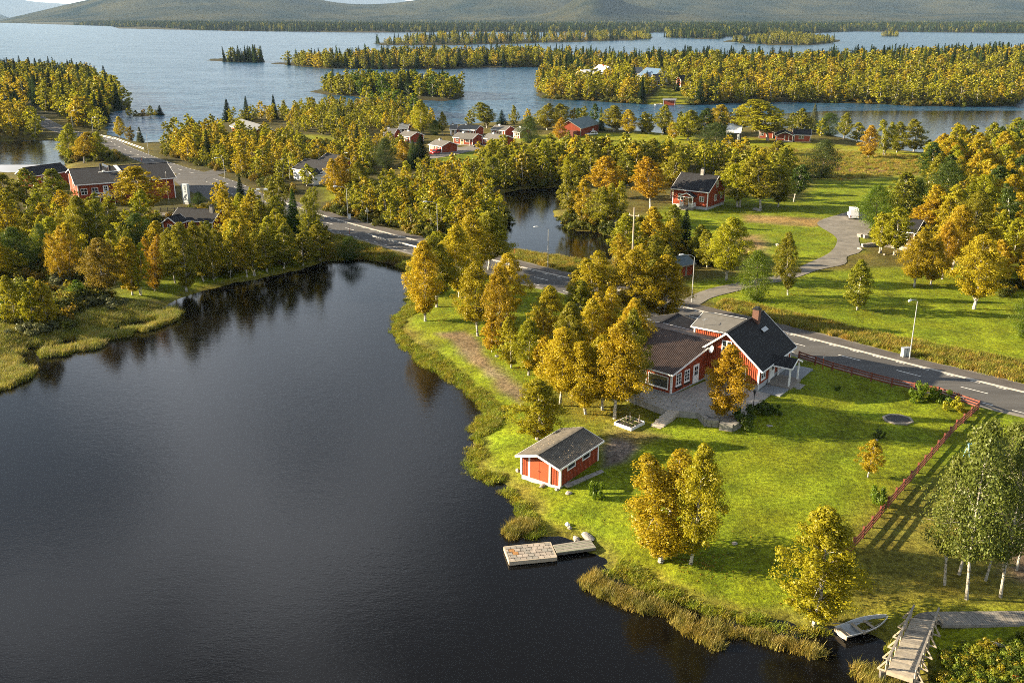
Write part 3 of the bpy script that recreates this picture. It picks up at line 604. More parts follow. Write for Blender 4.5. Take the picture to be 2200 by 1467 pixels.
# ---- patio, walls, stair
W_ = lambda a, b: (HS + a * HU + b * HV)
pat = MB().slab([(-10.1, -1.55), (.25, -1.55), (.25, -.02), (.25, 6.0), (-6.5, 7.2), (-6.45, 13.4), (-8.9, 13.2), (-10.6, 6.0), (-9.2, 2.4)], -1.3, -.02)
PATM = mat('patio_paving', (.30, .285, .255), .85, .22, 1.6, stripes=('x', .33, .012, .16))
tag(put('patio', pat.mesh('patio', PATM), None, (HS[0], HS[1], HZ), HANG), kind='structure')
deckm = mat('grey_deck_boards', (.20, .215, .225), .8, .2, 3.0, stripes=('x', .14, .008, .18))
dk = empty('side_terrace', (HS[0], HS[1], HZ), HANG, 'grey paved terrace strip along the porch side of the red house', 'terrace')
for a, b in ((.3, 2.85), (6.45, 10.9)): MB().box(a, b, -2.6, -.1, -.4, -.0).build('deck', deckm, dk)
def block_wall(name, label, pts, zb, zt, seed, th=.5, bl=(.5, .95), m=STONE):
    r = random.Random(seed); root = empty(name, (pts[0][0], pts[0][1], zb), 0, label, 'wall', 'stone walls')
    for (xa, ya), (xb, yb) in zip(pts[:-1], pts[1:]):
        L_ = math.hypot(xb - xa, yb - ya); ux, uy = (xb - xa) / L_, (yb - ya) / L_; rows = max(1, round((zt - zb) / .36)); hh = (zt - zb) / rows
        for j in range(rows):
            s = r.uniform(-.25, 0)
            while s < L_:
                l = r.uniform(*bl); e = min(s + l - .03, L_); s0 = max(s, 0)
                if e - s0 > .12:
                    o = r.uniform(-.05, .05); q = []
                    for a, b in ((s0, -th / 2), (e, -th / 2), (e, th / 2), (s0, th / 2)): q.append((xa + ux * a - uy * (b + o) - pts[0][0] + r.uniform(-.03, .03), ya + uy * a + ux * (b + o) - pts[0][1] + r.uniform(-.03, .03)))
                    MB().slab(q, j * hh + .01, (j + 1) * hh - .01 + r.uniform(-.02, .03)).build('stone', m, root)
                s += l
    return root
block_wall('patio_wall', 'dry stone wall with a corner, holding the patio on its lake side', [W_(-9.2, 2.5), W_(-10.5, 1.1), W_(-9.9, .1)], .75, HZ + .05, 3)
block_wall('patio_wall', 'short dry stone wall by the dark bush at the patio corner', [W_(-10.5, -.3), W_(-10.2, -1.6), W_(-8.6, -1.75)], .75, HZ + .05, 4)
st = empty('garden_stair', (*on(1420, 900)[:2], 0), 0, 'pale rough stone stair going down from the patio to the lawn', 'stair')
a0, a1 = at(1437, 878, 1.80), at(1462, 880, 1.80); b0, b1 = at(1396, 915, 1.0), at(1421, 921, 1.0)
for k in range(9):
    t0, t1 = k / 9, (k + 1.06) / 9; rr = random.Random(k); q = [a0 + (b0 - a0) * t0, a1 + (b1 - a1) * t0, a1 + (b1 - a1) * t1, a0 + (b0 - a0) * t1]; zt = 1.80 - .8 * (k + .6) / 9
    q = [(p_[0] - st.location.x + rr.uniform(-.1, .1), p_[1] - st.location.y + rr.uniform(-.06, .06)) for p_ in q]; MB().slab(q, zt - .5, zt + rr.uniform(-.02, .03)).build('tread', STONEP, st)
# ---- boathouse
A, B, Cc = at(1119, 1019, .85), at(1203.5, 1047, .85), at(1298, 996, .85)
bw = float(np.hypot(*(B - A))); bl_ = float(np.hypot(*(Cc - B))); ang = math.atan2(B[1] - A[1], B[0] - A[0])
G = empty('boathouse', (A[0], A[1], .8), ang, 'red boathouse with weathered low gable roof and double doors at the lake', 'boathouse')
gable(G, 0, bw, 0, bl_, 0, 2.12, 2.80, 'y', RED, TILER, .26, .55, plinth=.12)
rb = MB()
for k in np.arange(-.5, bl_ + .5, .2):
    rb.bar((-.25, k, 2.12 - .25 * .30 + .115), (bw / 2 - .1, k, 2.80 + .10), .05, .035); rb.bar((bw + .25, k, 2.12 - .25 * .30 + .115), (bw / 2 + .1, k, 2.80 + .10), .05, .035)
tag(rb.build('roof_rib', TILER, G), kind='stuff')
lv = MB(); rl = random.Random(5)
for _ in range(170):
    k = rl.uniform(.1, bl_ * .85); x_ = rl.uniform(.1, bw - .1); z_ = 2.12 + (2.80 - 2.12) * (1 - abs(x_ - bw / 2) / (bw / 2)) + .15; s_ = rl.uniform(.04, .10); a = rl.uniform(0, 3); lv.add([(x_ - s_ * math.cos(a), k - s_ * math.sin(a), z_), (x_ + s_ * .4 * math.sin(a), k - s_ * .4 * math.cos(a), z_ + .01), (x_ + s_ * math.cos(a), k + s_ * math.sin(a), z_), (x_ - s_ * .4 * math.sin(a), k + s_ * .4 * math.cos(a), z_ + .01)], [(0, 1, 2, 3)])
tag(lv.build('fallen_leaves', mat('fallen_leaves', (.42, .33, .22), .8, .4, 9.0), G), kind='stuff')
for xx in (1.0, bw - 1.15): fbox(MB(), ('-y', 0), xx - .09, xx + .09, .1, 2.15, .005, .06).build('door_casing', WHITE, G)
dx0, dx1 = 1.1, bw - 1.25; md = (dx0 + dx1) / 2
for a, b in ((dx0, md - .012), (md + .012, dx1)):
    d = fbox(MB(), ('-y', 0), a, b, .12, 2.05, .004, .045).build('door', REDP, G); fbox(MB(), ('-y', 0), (b if a == dx0 else a) - .08, (b if a == dx0 else a) + .0 + .08, 1.0, 1.04, .046, .09).build('handle', BLACKM, d)
MB().tube([(md - .25, -.05, 2.28), (md - .1, -.14, 2.36), (md + .12, -.16, 2.36), (md + .3, -.05, 2.3)], .035, 5).build('horn_trophy', BLACKM, G)
for yy in (bl_ * .27, bl_ * .66): window(G, ('+x', bw), yy, 1.36, 1.15, .46, 1, 1, sill=False)
# ---- the other houses: front wall from pixel a to pixel b, depth going away
HOUSE = {}
def house(name, label, a, b, depth, ze, zr, axis, wallm=RED, roofm=BLACKR, trim=WHITE, plinth=.3, z=None, group='houses and cottages', cat='house', wins=(), doors=(), chim=None, over=.4, cl=2.5, **kw):
    pa, pb = on(*a), on(*b); zb = max(pa[2], pb[2]) if z is None else z; w_ = float(np.hypot(pb[0] - pa[0], pb[1] - pa[1])); an = math.atan2(pb[1] - pa[1], pb[0] - pa[0])
    root = empty(name, (pa[0], pa[1], zb - .05), an, label, cat, group); gable(root, 0, w_, 0, depth, 0, ze, zr, axis, wallm, roofm, over, over * .9, trim, plinth=plinth, **kw)
    for f, x, zz, ww, hh in wins: window(root, (f, {'-y': 0, '+y': depth, '-x': 0, '+x': w_}[f]), x * (w_ if 'y' in f else depth), zz, ww, hh, 2, 2, sill=False)
    for f, x, zz, m in doors: door(root, (f, {'-y': 0, '+y': depth, '-x': 0, '+x': w_}[f]), x * (w_ if 'y' in f else depth), zz, .95, 2.0, m)
    if chim: chimney(root, chim[0] * w_, chim[1] * depth, zr - .7, zr + chim[2], .7, chim[3] if len(chim) > 3 else STONE)
    c, s_ = math.cos(an), math.sin(an); HOUSE[label] = (root, w_, depth)
    CLEARW.append(np.array([(pa[0] + c * u - s_ * v, pa[1] + s_ * u + c * v) for u, v in ((-cl, -cl), (w_ + cl, -cl), (w_ + cl, depth + cl), (-cl, depth + cl))]))
    return root, w_
CLEARW = []
M_, wM = house('red_house', 'dark red house with black roof and white porch by the meadow track', (1444, 443), (1519, 452), 9.0, 4.2, 7.0, 'x', RED, DARKR, plinth=.7, wins=(('-y', .24, 1.75, 1.25, 1.25), ('-y', .83, 1.9, 1.0, .9), ('-y', .2, .25, .8, .35), ('+x', .45, 1.6, 1.0, 1.3), ('+x', .78, 1.8, 1.0, 1.2), ('+x', .5, 4.6, 1.0, 1.3)), chim=(.57, .5, 1.3))
px0 = wM * .50
q = MB(); q.plate([(px0 - 1.75, -1.9, 2.9), (px0 - 1.75, 0, 2.9), (px0, 0, 3.75), (px0, -1.9, 3.75)], .1); q.plate([(px0 + 1.75, -1.9, 2.9), (px0 + 1.75, 0, 2.9), (px0, 0, 3.75), (px0, -1.9, 3.75)], .1); pf = q.build('porch_roof', DARKR, M_)
q = MB(); q.bar((px0 - 1.78, -1.93, 2.83), (px0, -1.93, 3.69), .05, .2); q.bar((px0 + 1.78, -1.93, 2.83), (px0, -1.93, 3.69), .05, .2); q.bar((px0 - 1.5, -1.85, 2.78), (px0 + 1.5, -1.85, 2.78), .08, .16); q.build('porch_trim', WHITE, pf)
MB().add([(px0 - 1.5, -1.8, 2.86), (px0 + 1.5, -1.8, 2.86), (px0, -1.8, 3.6), (px0 - 1.5, -1.72, 2.86), (px0 + 1.5, -1.72, 2.86), (px0, -1.72, 3.6)], [(0, 1, 2), (5, 4, 3), (0, 2, 5, 3), (2, 1, 4, 5), (1, 0, 3, 4)]).build('porch_gable', RED, pf)
for xx in (px0 - 1.5, px0 + 1.5): MB().box(xx - .07, xx + .07, -1.88, -1.74, .6, 2.75).build('porch_post', WHITE, M_)
MB().box(px0 - 1.6, px0 + 1.6, -1.9, -.03, -.4, .6).build('porch_floor', WOODG, M_)
for sx in (-1, 1):
    q = MB().bar((px0 + sx * 1.5, -1.8, 1.5), (px0 + sx * 1.5, -.1, 1.5), .06, .08)
    for yy in np.arange(-1.7, -.1, .3): q.bar((px0 + sx * 1.5, yy, .6), (px0 + sx * 1.5, yy + .25, 1.5), .04, .04); q.bar((px0 + sx * 1.5, yy + .25, .6), (px0 + sx * 1.5, yy, 1.5), .04, .04)
    q.build('railing', WHITE, M_)
    q = MB().bar((px0 + sx * 1.5, -1.84, 1.5), (px0 + sx * .6, -1.84, 1.5), .06, .08)
    for t in np.arange(.65, 1.5, .2): q.bar((px0 + sx * t, -1.84, .6), (px0 + sx * (t + .15), -1.84, 1.5), .04, .04); q.bar((px0 + sx * (t + .15), -1.84, .6), (px0 + sx * t, -1.84, 1.5), .04, .04)
    q.build('railing', WHITE, M_)
for k in range(4): MB().box(px0 - .6, px0 + .6, -2.2 - .3 * k, -1.9 - .3 * k, -.4, .45 - .15 * k).build('step', WOODG, M_)
door(M_, ('-y', 0), px0 + .25, .65, .95, 2.0, TAN); fbox(MB(), ('-y', 0), px0 - 1.25, px0 - .45, .65, 2.7, .006, .04).build('door_side_panel', TAN, M_)
sh_, ws = house('shed', 'small red shed with blue grey roof beside the lamp post', (1460, 596), (1489, 590), 3.6, 2.0, 2.9, 'x', RED, BLUER, WOODG, .1, cat='shed', group='sheds', over=.3, cl=1.2)
fbox(MB(), ('-y', 0), ws * .40, ws * .52, .05, 1.95, .004, .04).build('door', WOODG, sh_)
# big red hall with its wing
b_, wb = house('red_hall', 'big red hall with black low roof, white balcony and white fascia', (172, 442), (378, 425), 20.0, 4.8, 6.9, 'x', RED, DARKR, plinth=.0, cat='hall', group='halls and lodges', over=.6, cl=1.5, wins=(('-y', .06, 2.5, 1.2, 1.2), ('-y', .17, 2.4, 1.15, 1.3), ('-x', .3, 2.6, 1.2, 1.3), ('-x', .55, 2.6, 1.2, 1.3)))
door(b_, ('-y', 0), wb * .28, 2.0, .95, 2.05)
MB().bar((wb * .52, -.62, 4.82), (wb * .46, 10.2, 7.12), .75, .12).build('roof_walkway', WHITE, b_); MB().bar((wb * .26, 6.4, 6.2), (wb * .49, 6.4, 6.2), .3, .3).build('roof_duct', WHITE, b_)
for xx, hh in ((.29, 1.8), (.38, 1.3)): MB().tube([(wb * xx, 6.8, 6.0), (wb * xx, 6.8, 6.4 + hh)], .28, 10).build('vent_pipe', BLACKM, b_)
MB().tube([(wb * .31, 5.6, 6.4), (wb * .31, 5.6, 6.75), (wb * .31, 5.6, 6.8)], [.25, .42, .1], 10).build('roof_vent', WHITE, b_)
MB().box(wb * .13, wb * .42, -2.2, -.03, 1.7, 1.95).build('balcony_floor', WOODP, b_)
q = MB(); X0, X1 = wb * .13, wb * .42
for z_ in (2.1, 2.95): q.bar((X0, -2.15, z_), (X1, -2.15, z_), .07, .1); q.bar((X0, -2.15, z_), (X0, -.05, z_), .07, .1)
n_ = 4
for k in range(n_ + 1):
    xx = X0 + (X1 - X0) * k / n_; q.box(xx - .06, xx + .06, -2.2, -2.1, 1.0 - 1.0, 3.0)
    if k < n_: q.bar((xx, -2.15, 2.1), (xx + (X1 - X0) / n_, -2.15, 2.95), .05, .07); q.bar((xx, -2.15, 2.95), (xx + (X1 - X0) / n_, -2.15, 2.1), .05, .07)
q.build('balcony_rail', WHITE, b_)
house('hall_wing', 'red side wing of the hall, standing by the inlet', (74, 409), (150, 397), 6.5, 3.6, 5.2, 'x', RED, DARKR, plinth=.0, cat='hall', group='halls and lodges', cl=1.0, wins=(('-y', .3, 1.8, 1.1, 1.2),))
r_, wr = house('red_cottage', 'low red cottage with black roofs hidden behind birches', (372, 494), (458, 500), 6, 2.3, 3.9, 'x', RED, DARKR, plinth=.2, chim=(.85, .4, .9), cl=1.5)
gable(r_, .2, 3.4, -3.4, -.1, 0, 2.2, 3.3, 'y', RED, DARKR, .3, .3, plinth=.2); window(r_, ('-y', -3.4), 1.8, 1.0, .8, .9, 2, 1, sill=False)
w1, ww1 = house('white_house', 'white house with black roof and glazed porch at the road', (632, 386), (690, 396), 9, 3.0, 4.9, 'x', WHITEW, DARKR, plinth=.3, wins=(('-y', .3, 1.1, 1.1, 1.2),), cl=2.5)
gable(w1, ww1 - 3.9, ww1 + .6, -2.6, -.1, 0, 2.7, 3.8, 'y', WHITEW, DARKR, .3, .3, plinth=.3)
for k in range(2): window(w1, ('-y', -2.6), ww1 - 2.7 + 2.0 * k, 1.3, 1.4, 1.0, 2, 1, sill=False)
house('red_cottage', 'dark roofed cottage close behind the white house', (686, 362), (716, 368), 6, 2.4, 3.9, 'x', RED, DARKR, plinth=.2, cl=1.2)
house('shed', 'little red shed with white door on the village lawn', (744, 343), (764, 346), 2.5, 2.1, 2.6, 'x', REDP, LIGHTR, plinth=.1, cat='shed', group='sheds', over=.25, cl=1.0, doors=(('-y', .7, .1, WHITE),))
lo_, wl_ = house('lodge', 'long red lodge with ribbed grey roof and white gable boards', (545, 300), (592, 300), 26, 2.6, 4.5, 'y', RED, LIGHTR, plinth=.2, cat='lodge', group='halls and lodges', over=.7, cl=1.5)
lo_.rotation_euler.z += .55
CAB = [((824, 300), (848, 300), 'grey roofed red cabin farthest into the birches'), ((858, 306), (884, 308), 'grey roofed red cabin with white door frames beside the birches'), ((858, 290), (876, 290), 'small red cabin with pale roof behind the birches'), ((923, 326), (953, 330), 'red cabin with grey roof behind the red car'), ((975, 310), (1018, 312), 'red cabin with grey roof and flower porch left of the blue car'), ((1037, 311), (1079, 316), 'red cabin with grey roof and porch right of the blue car'), ((968, 292), (980, 292), 'small red end cabin on the shore'), ((984, 291), (1024, 293), 'red cabin with a white porch awning by the shore'), ((1056, 292), (1087, 294), 'red cabin in the back row behind the porch cabin'), ((1103, 297), (1118, 298), 'red cabin at the end of the row beside the dark round birch')]
for i, (a, b, lab) in enumerate(CAB):
    c_, wc = house('holiday_cabin', lab, a, b, 6.2, 2.3, 3.5, 'x', RED, GREYR if i not in (2,) else LIGHTR, plinth=.25, cat='cabin', group='holiday cabins', over=.35, cl=1.5, wins=(('-y', .18, 1.0, .8, 1.0), ('-y', .72, 1.0, 1.1, 1.0)), doors=(('-y', .45, .25, TAN),), chim=(.25, .5, .45, WHITE))
    c_.rotation_euler.z += -.12
    if i in (4, 5, 7):
        for xx in (.5, .98): MB().box(wc * xx - .06, wc * xx + .06, -1.35, -1.23, .1, 2.1).build('porch_post', WHITE, c_)
        MB().plate([(wc * .35, -1.5, 2.12), (wc * 1.03, -1.5, 2.12), (wc * 1.03, -.3, 2.3), (wc * .35, -.3, 2.3)], .08).build('porch_roof', GREYR if i != 7 else WHITE, c_); MB().box(wc * .4, wc, -1.4, -.02, -.3, .2).build('porch_floor', WOODG, c_)
bn, wbn = house('barn', 'red barn with green grey metal roof beside the white car', (1247, 294), (1303, 284), 9, 3.0, 5.4, 'x', RED, GREENR, WOODG, .1, cat='barn', group='barns', over=.4, cl=2.0)
bn.rotation_euler.z += .18; MB().box(-4.5, -.2, 1.0, 7.5, 0, 2.2).build('lean_to', REDF, bn); fbox(MB(), ('-y', 0), wbn * .64, wbn * .72, .1, 1.6, .005, .05).build('door', WHITE, bn)
ct, wct = house('red_cottage', 'small red cottage with white porch facing the meadow', (1705, 305), (1740, 306), 7, 2.5, 3.9, 'x', REDP, DARKR, plinth=.25, wins=(('-y', .45, 1.1, 1.5, 1.0), ('+x', .5, 1.1, .8, .9)), cl=2.0)
gable(ct, -6.0, -.3, -2.0, 5.5, 0, 2.3, 3.5, 'y', REDP, DARKR, .35, .35, plinth=.25, walls=False); MB().box(-5.9, -.4, .5, 5.4, .25, 2.6).build('wall', REDP, ct); MB().box(-5.9, -.4, -1.9, .4, .05, .4).build('porch_floor', WOODG, ct)
for xx in (-5.7, -3.1, -1.8, -.6): MB().box(xx - .1, xx + .1, -1.85, -1.65, .3, 2.35).build('porch_post', WHITE, ct)
MB().bar((-5.7, -1.75, 1.1), (-3.1, -1.75, 1.1), .06, .1).build('railing', WHITE, ct); MB().box(.3, 5.5, -1.5, -.1, -.1, .35).build('terrace', TAN, ct)
wh, wwh = house('dark_house', 'dark boarded house with a white roof behind the round green tree', (1560, 307), (1588, 308), 8, 3.6, 5.2, 'x', mat('black_stain', (.03, .022, .02), .8, .3, 2.0), mat('white_metal_roof', (.62, .62, .60), .5, .08, 1.0), plinth=.3, cl=1.5)
for xx in (.35, .9): MB().box(wwh * xx - .3, wwh * xx + .1, -.5, -.1, 0, 3.0).build('corner_board', WHITE, wh)
house('red_cottage', 'red cottage with a white corner half hidden by the wide birch', (1630, 297), (1660, 298), 5, 2.6, 3.6, 'x', REDP, DARKR, plinth=.2, cl=1.0, wins=(('-y', .2, 1.0, .9, 1.0),))
# houses over the channel
WR = mat('white_render', (.74, .73, .70), .7, .06, 1.5)
house('white_house', 'white gabled house at the forest edge over the channel', (1236, 182), (1258, 184), 12, 6.0, 9.0, 'y', WR, WR, plinth=.3, cl=5)
house('white_house', 'white house with a red chimney over the channel', (1270, 176), (1290, 178), 10, 5.5, 9.5, 'x', WR, WR, plinth=.3, cl=5, chim=(.6, .4, 1.0, REDP))
house('white_house', 'narrow white gabled house among the forest trees', (1344, 176), (1353, 177), 9, 5.5, 8.5, 'y', WR, LIGHTR, plinth=.3, cl=4)
house('white_house', 'pale house with wide blue roof over the channel', (1370, 178), (1403, 180), 12, 3.8, 8.0, 'x', WR, mat('blue_metal_roof', (.07, .12, .19), .5, .12, 1.0), plinth=.3, cl=5)
house('red_cottage', 'red cottage with a white gable below the blue roof', (1384, 188), (1394, 188), 8, 3.5, 5.5, 'y', RED, DARKR, plinth=.3, cl=3)
house('red_cottage', 'red cottage with black roof and white front over the channel', (1404, 197), (1424, 197), 8, 3.2, 6.0, 'x', RED, DARKR, plinth=.3, cl=4, wins=(('-y', .6, .6, 2.4, 1.9),))
house('red_cottage', 'dark red gable house at the forest lawn over the channel', (1452, 197), (1462, 198), 8, 3.5, 6.0, 'y', RED, DARKR, plinth=.3, cl=4)
house('boat_shed', 'red boat shed with pale flat roof at the far water edge', (1425, 222), (1450, 223), 5, 2.6, 3.1, 'x', RED, LIGHTR, plinth=.1, cat='shed', group='sheds', cl=2.5)
house('red_cottage', 'small reddish cottage on the little island', (766, 198), (784, 199), 6, 2.6, 4.2, 'x', RED, DARKR, plinth=.2, cl=2, group='houses and cottages')
# hidden cabin with terrace wall beyond the road
hc, whc = house('timber_cabin', 'timber cabin with white window frames behind golden birches', (1912, 521), (1962, 528), 7, 2.6, 4.2, 'x', mat('brown_boards', (.12, .075, .045), .8, .25, 2.0, stripes=('xy', .2, .02, .25)), DARKR, plinth=.3, cl=1.2, wins=(('-y', .32, 1.0, 1.0, 1.0), ('-y', .6, 1.0, 1.0, 1.0)))
block_wall('terrace_wall', 'low pale stone wall before the timber cabin', [on(1852, 531)[:2], on(1880, 529)[:2], on(1915, 532)[:2], on(1952, 540)[:2]], .9, 1.75, 8, .6, (.5, 1.1), STONEW)
block_wall('terrace_wall', 'rounded heap of stone blocks at the drive corner', [on(1845, 510)[:2], on(1853, 508)[:2], on(1862, 513)[:2]], .9, 1.7, 9, .8, (.4, .8), STONEW)
CLEARED = 1
for ch in list(AX2.children):
    mw = Matrix.Translation(AX2.location) @ Matrix.Rotation(-math.radians(7), 4, 'Z')
    ch.parent = H; ch.matrix_local = mw
bpy.data.objects.remove(AX2)
# ------------------------------------------------------------------ leaves, bark
def leaf_mat(name, inst=False, second=(1.0, .97, .8), tr=.48):
    m, N, L, out = nodes_of(name)
    if inst:
        a = N.new('ShaderNodeAttribute'); a.attribute_type = 'INSTANCER'; a.attribute_name = 'tint'; base = a.outputs['Color']
    else:
        oi = N.new('ShaderNodeObjectInfo'); base = oi.outputs['Color']
    g = N.new('ShaderNodeNewGeometry')
    r = N.new('ShaderNodeMapRange'); r.inputs[3].default_value = .84; r.inputs[4].default_value = 1.18; L.new(g.outputs['Random Per Island'], r.inputs[0])
    v = N.new('ShaderNodeVectorMath'); v.operation = 'SCALE'; L.new(base, v.inputs[0]); L.new(r.outputs[0], v.inputs['Scale'])
    n = N.new('ShaderNodeTexNoise'); n.inputs['Scale'].default_value = .55; n.inputs['Detail'].default_value = 3; L.new(g.outputs['Position'], n.inputs['Vector'])
    r2 = N.new('ShaderNodeMapRange'); r2.inputs[1].default_value = .40; r2.inputs[2].default_value = .62; L.new(n.outputs['Fac'], r2.inputs[0])
    mx = N.new('ShaderNodeMixRGB'); mx.blend_type = 'MULTIPLY'; mx.inputs[2].default_value = (*second, 1); L.new(r2.outputs[0], mx.inputs[0]); L.new(v.outputs[0], mx.inputs[1])
    d = N.new('ShaderNodeBsdfDiffuse'); t = N.new('ShaderNodeBsdfTranslucent'); L.new(mx.outputs[0], d.inputs[0]); L.new(mx.outputs[0], t.inputs[0])
    ms = N.new('ShaderNodeMixShader'); ms.inputs[0].default_value = tr; L.new(d.outputs[0], ms.inputs[1]); L.new(t.outputs[0], ms.inputs[2])
    gl = N.new('ShaderNodeBsdfGlossy'); gl.inputs['Roughness'].default_value = .45; gl.inputs['Color'].default_value = (.9, .9, .8, 1)
    m2 = N.new('ShaderNodeMixShader'); m2.inputs[0].default_value = .015; L.new(ms.outputs[0], m2.inputs[1]); L.new(gl.outputs[0], m2.inputs[2])
    L.new(m2.outputs[0], out.inputs[0]); return m
LEAF = leaf_mat('birch_leaves'); LEAFI = leaf_mat('forest_leaves', True); NEED = leaf_mat('needles', False, (.85, 1.0, .9), .12); NEEDI = leaf_mat('forest_needles', True, (.85, 1.0, .9), .12)
GRASSI = leaf_mat('grass_blades', True, (1.1, .95, .8), .35)
def bark_mat(name, a, b_):
    m, N, L, out = nodes_of(name); b = N.new('ShaderNodeBsdfPrincipled'); L.new(b.outputs[0], out.inputs[0]); b.inputs['Roughness'].default_value = .8
    t = N.new('ShaderNodeTexCoord'); mp = N.new('ShaderNodeMapping'); mp.inputs['Scale'].default_value = (3, 3, 9); L.new(t.outputs['Object'], mp.inputs[0])
    n = N.new('ShaderNodeTexNoise'); n.inputs['Scale'].default_value = .8; n.inputs['Detail'].default_value = 4; L.new(mp.outputs[0], n.inputs[0])
    r = N.new('ShaderNodeValToRGB'); r.color_ramp.elements[0].position = .40; r.color_ramp.elements[1].position = .50; r.color_ramp.elements[0].color = (*a, 1); r.color_ramp.elements[1].color = (*b_, 1); L.new(n.outputs['Fac'], r.inputs[0]); L.new(r.outputs[0], b.inputs['Base Color']); return m
BARK = bark_mat('birch_bark', (.07, .06, .05), (.46, .43, .37)); BARKD = bark_mat('brown_bark', (.04, .03, .022), (.10, .075, .055)); BARKA = bark_mat('aspen_bark', (.12, .11, .085), (.36, .33, .27))
def leaves(cent, csize, n, size, rng, droop=0.0, flat=.32):
    """n rhombic leaves scattered through clumps; each faces roughly away from its clump's middle"""
    k = rng.integers(0, len(cent), n); dirn = rng.normal(size=(n, 3)); dirn /= np.linalg.norm(dirn, axis=1)[:, None]
    rad = rng.random(n) ** .45; p = cent[k] + dirn * rad[:, None] * csize[k][:, None] * np.array([1, 1, .8]); p[:, 2] -= droop * csize[k] * rng.random(n) ** 2 * 1.6
    nrm = dirn * 1.0 + rng.normal(size=(n, 3)) * flat + np.array([0, 0, .15]); nrm /= np.linalg.norm(nrm, axis=1)[:, None]
    t = np.cross(nrm, rng.normal(size=(n, 3))); t /= np.linalg.norm(t, axis=1)[:, None]; b = np.cross(nrm, t)
    s = size * rng.uniform(.65, 1.35, n)[:, None]; V = np.stack([p - t * s * .62, p + b * s * .42, p + t * s * .62, p - b * s * .42], 1)
    return V.reshape(-1, 3)
def birch_parts(seed, H=10.0, R=2.6, base=.2, n=9000, size=.17, nb=70, peak=.38, stems=1, droop=.5, rsz=(.36, .74), lean=.03, rnd=.66):
    """crown vertices plus trunk mesh builder for a broadleaf tree of height H"""
    rng = np.random.default_rng(seed); tr = MB(); C = []; S = []
    for st in range(stems):
        a0 = rng.uniform(0, 6.28); off = .35 * st; hx = H * (1 - .12 * st * rng.random()); lx, ly = lean * H * rng.normal(), lean * H * rng.normal()
        if stems > 1: lx += math.cos(a0) * R * .35; ly += math.sin(a0) * R * .35
        axis = lambda t: np.array([off * math.cos(a0) + lx * t + .1 * math.sin(5 * t + a0), off * math.sin(a0) + ly * t + .1 * math.cos(4 * t + a0), hx * t])
        r0 = .0115 * H; tr.tube([axis(t) for t in (0, .08, .25, .45, .65, .85, .97)], [r0 * 1.25, r0, r0 * .85, r0 * .66, r0 * .45, r0 * .2, .01], 7)
        m = nb // stems; bumps = rng.uniform(.7, 1.25, 9)
        for i in range(m):
            u = (i + rng.random()) / m; t = base + (.995 - base) * u
            x = (t - base) / (1 - base); prof = (x / peak) ** .55 if x < peak else ((1 - x) / (1 - peak)) ** rnd
            prof = max(prof, .08); a = i * 2.39996 + rng.normal() * .45
            rr = R * prof * bumps[int((a % 6.283) / 6.284 * 9)] * (rng.uniform(.25, 1) ** .6) / (1 if stems == 1 else 1.35)
            p0 = axis(max(t - .14 * rng.random() - .03, .05)); p1 = axis(t) + np.array([math.cos(a) * rr, math.sin(a) * rr, -droop * rr * .35 * rng.random()])
            C.append(p1); S.append(rng.uniform(*rsz) * (.55 + .6 * prof) * R / 2.6)
            if i % 2 == 0:
                mid = (p0 + p1) / 2 + np.array([0, 0, .12 * rr]); tr.tube([p0, mid, p1], [.022 * (1.2 - x) + .012, .016, .006], 4, False)
            if rng.random() < .55: C.append(axis(t) * .45 + p1 * .55); S.append(S[-1] * .8)
    C = np.array(C); S = np.array(S)
    return leaves(C, S, n, size, rng, droop), tr
def rad95(me):
    v = np.empty(len(me.vertices) * 3, np.float32); me.vertices.foreach_get('co', v); v = v.reshape(-1, 3); return float(np.percentile(np.hypot(v[:, 0], v[:, 1]), 93))
def quads(n): return np.arange(n).reshape(-1, 4)
def two_part(seed, leafm, barkm, **k):
    V, tr = birch_parts(seed, **k); return mesh_np('crown', V, quads(len(V)), [leafm]), tr.mesh('trunk', barkm)
def one_mesh(name, V, tr, leafm, barkm):
    me = mesh_py(name, tr.V, tr.F, [leafm, barkm]); lm = mesh_np('l', V, quads(len(V)), [leafm, barkm])
    for p in me.polygons: p.material_index = 1
    bm = bmesh.new(); bm.from_mesh(me); bm.from_mesh(lm); out = bpy.data.meshes.new(name); bm.to_mesh(out); bm.free(); out.materials.append(leafm); out.materials.append(barkm); return out
def spruce_parts(seed, H=12.0, R=1.9, n=2600, size=.42, base=.05):
    rng = np.random.default_rng(seed); tr = MB().tube([(0, 0, 0), (0, 0, H * .5), (0, 0, H * .99)], [.015 * H, .009 * H, .01], 6)
    u = rng.random(n) ** 1.35; t = base + (1 - base) * u
    tiers = 16 + seed % 5; ph = (t * tiers) % 1; prof = R * (1 - u) ** .85 * (1.05 - .5 * ph) + .07
    na = 11; a = rng.integers(0, na, n) * 6.283 / na + (np.floor(t * tiers) * 1.7) + rng.normal(size=n) * .16
    f = rng.random(n) ** .5; r = prof * f * (1 + .25 * np.sin(a * 2 + seed))
    p = np.stack([np.cos(a) * r, np.sin(a) * r, t * H - .22 * r - .1 * ph], 1)
    o = np.stack([np.cos(a), np.sin(a), np.full(n, -.35)], 1) + rng.normal(size=(n, 3)) * .25; o /= np.linalg.norm(o, axis=1)[:, None]
    up = np.tile([0, 0, 1.0], (n, 1)) + rng.normal(size=(n, 3)) * .45; b = np.cross(o, up); b /= np.linalg.norm(b, axis=1)[:, None]
    s = size * rng.uniform(.6, 1.3, n)[:, None] * (1.15 - .7 * u[:, None]); V = np.stack([p - o * s * .6, p + b * s * .34, p + o * s * .75, p - b * s * .34], 1).reshape(-1, 3)
    return V, tr
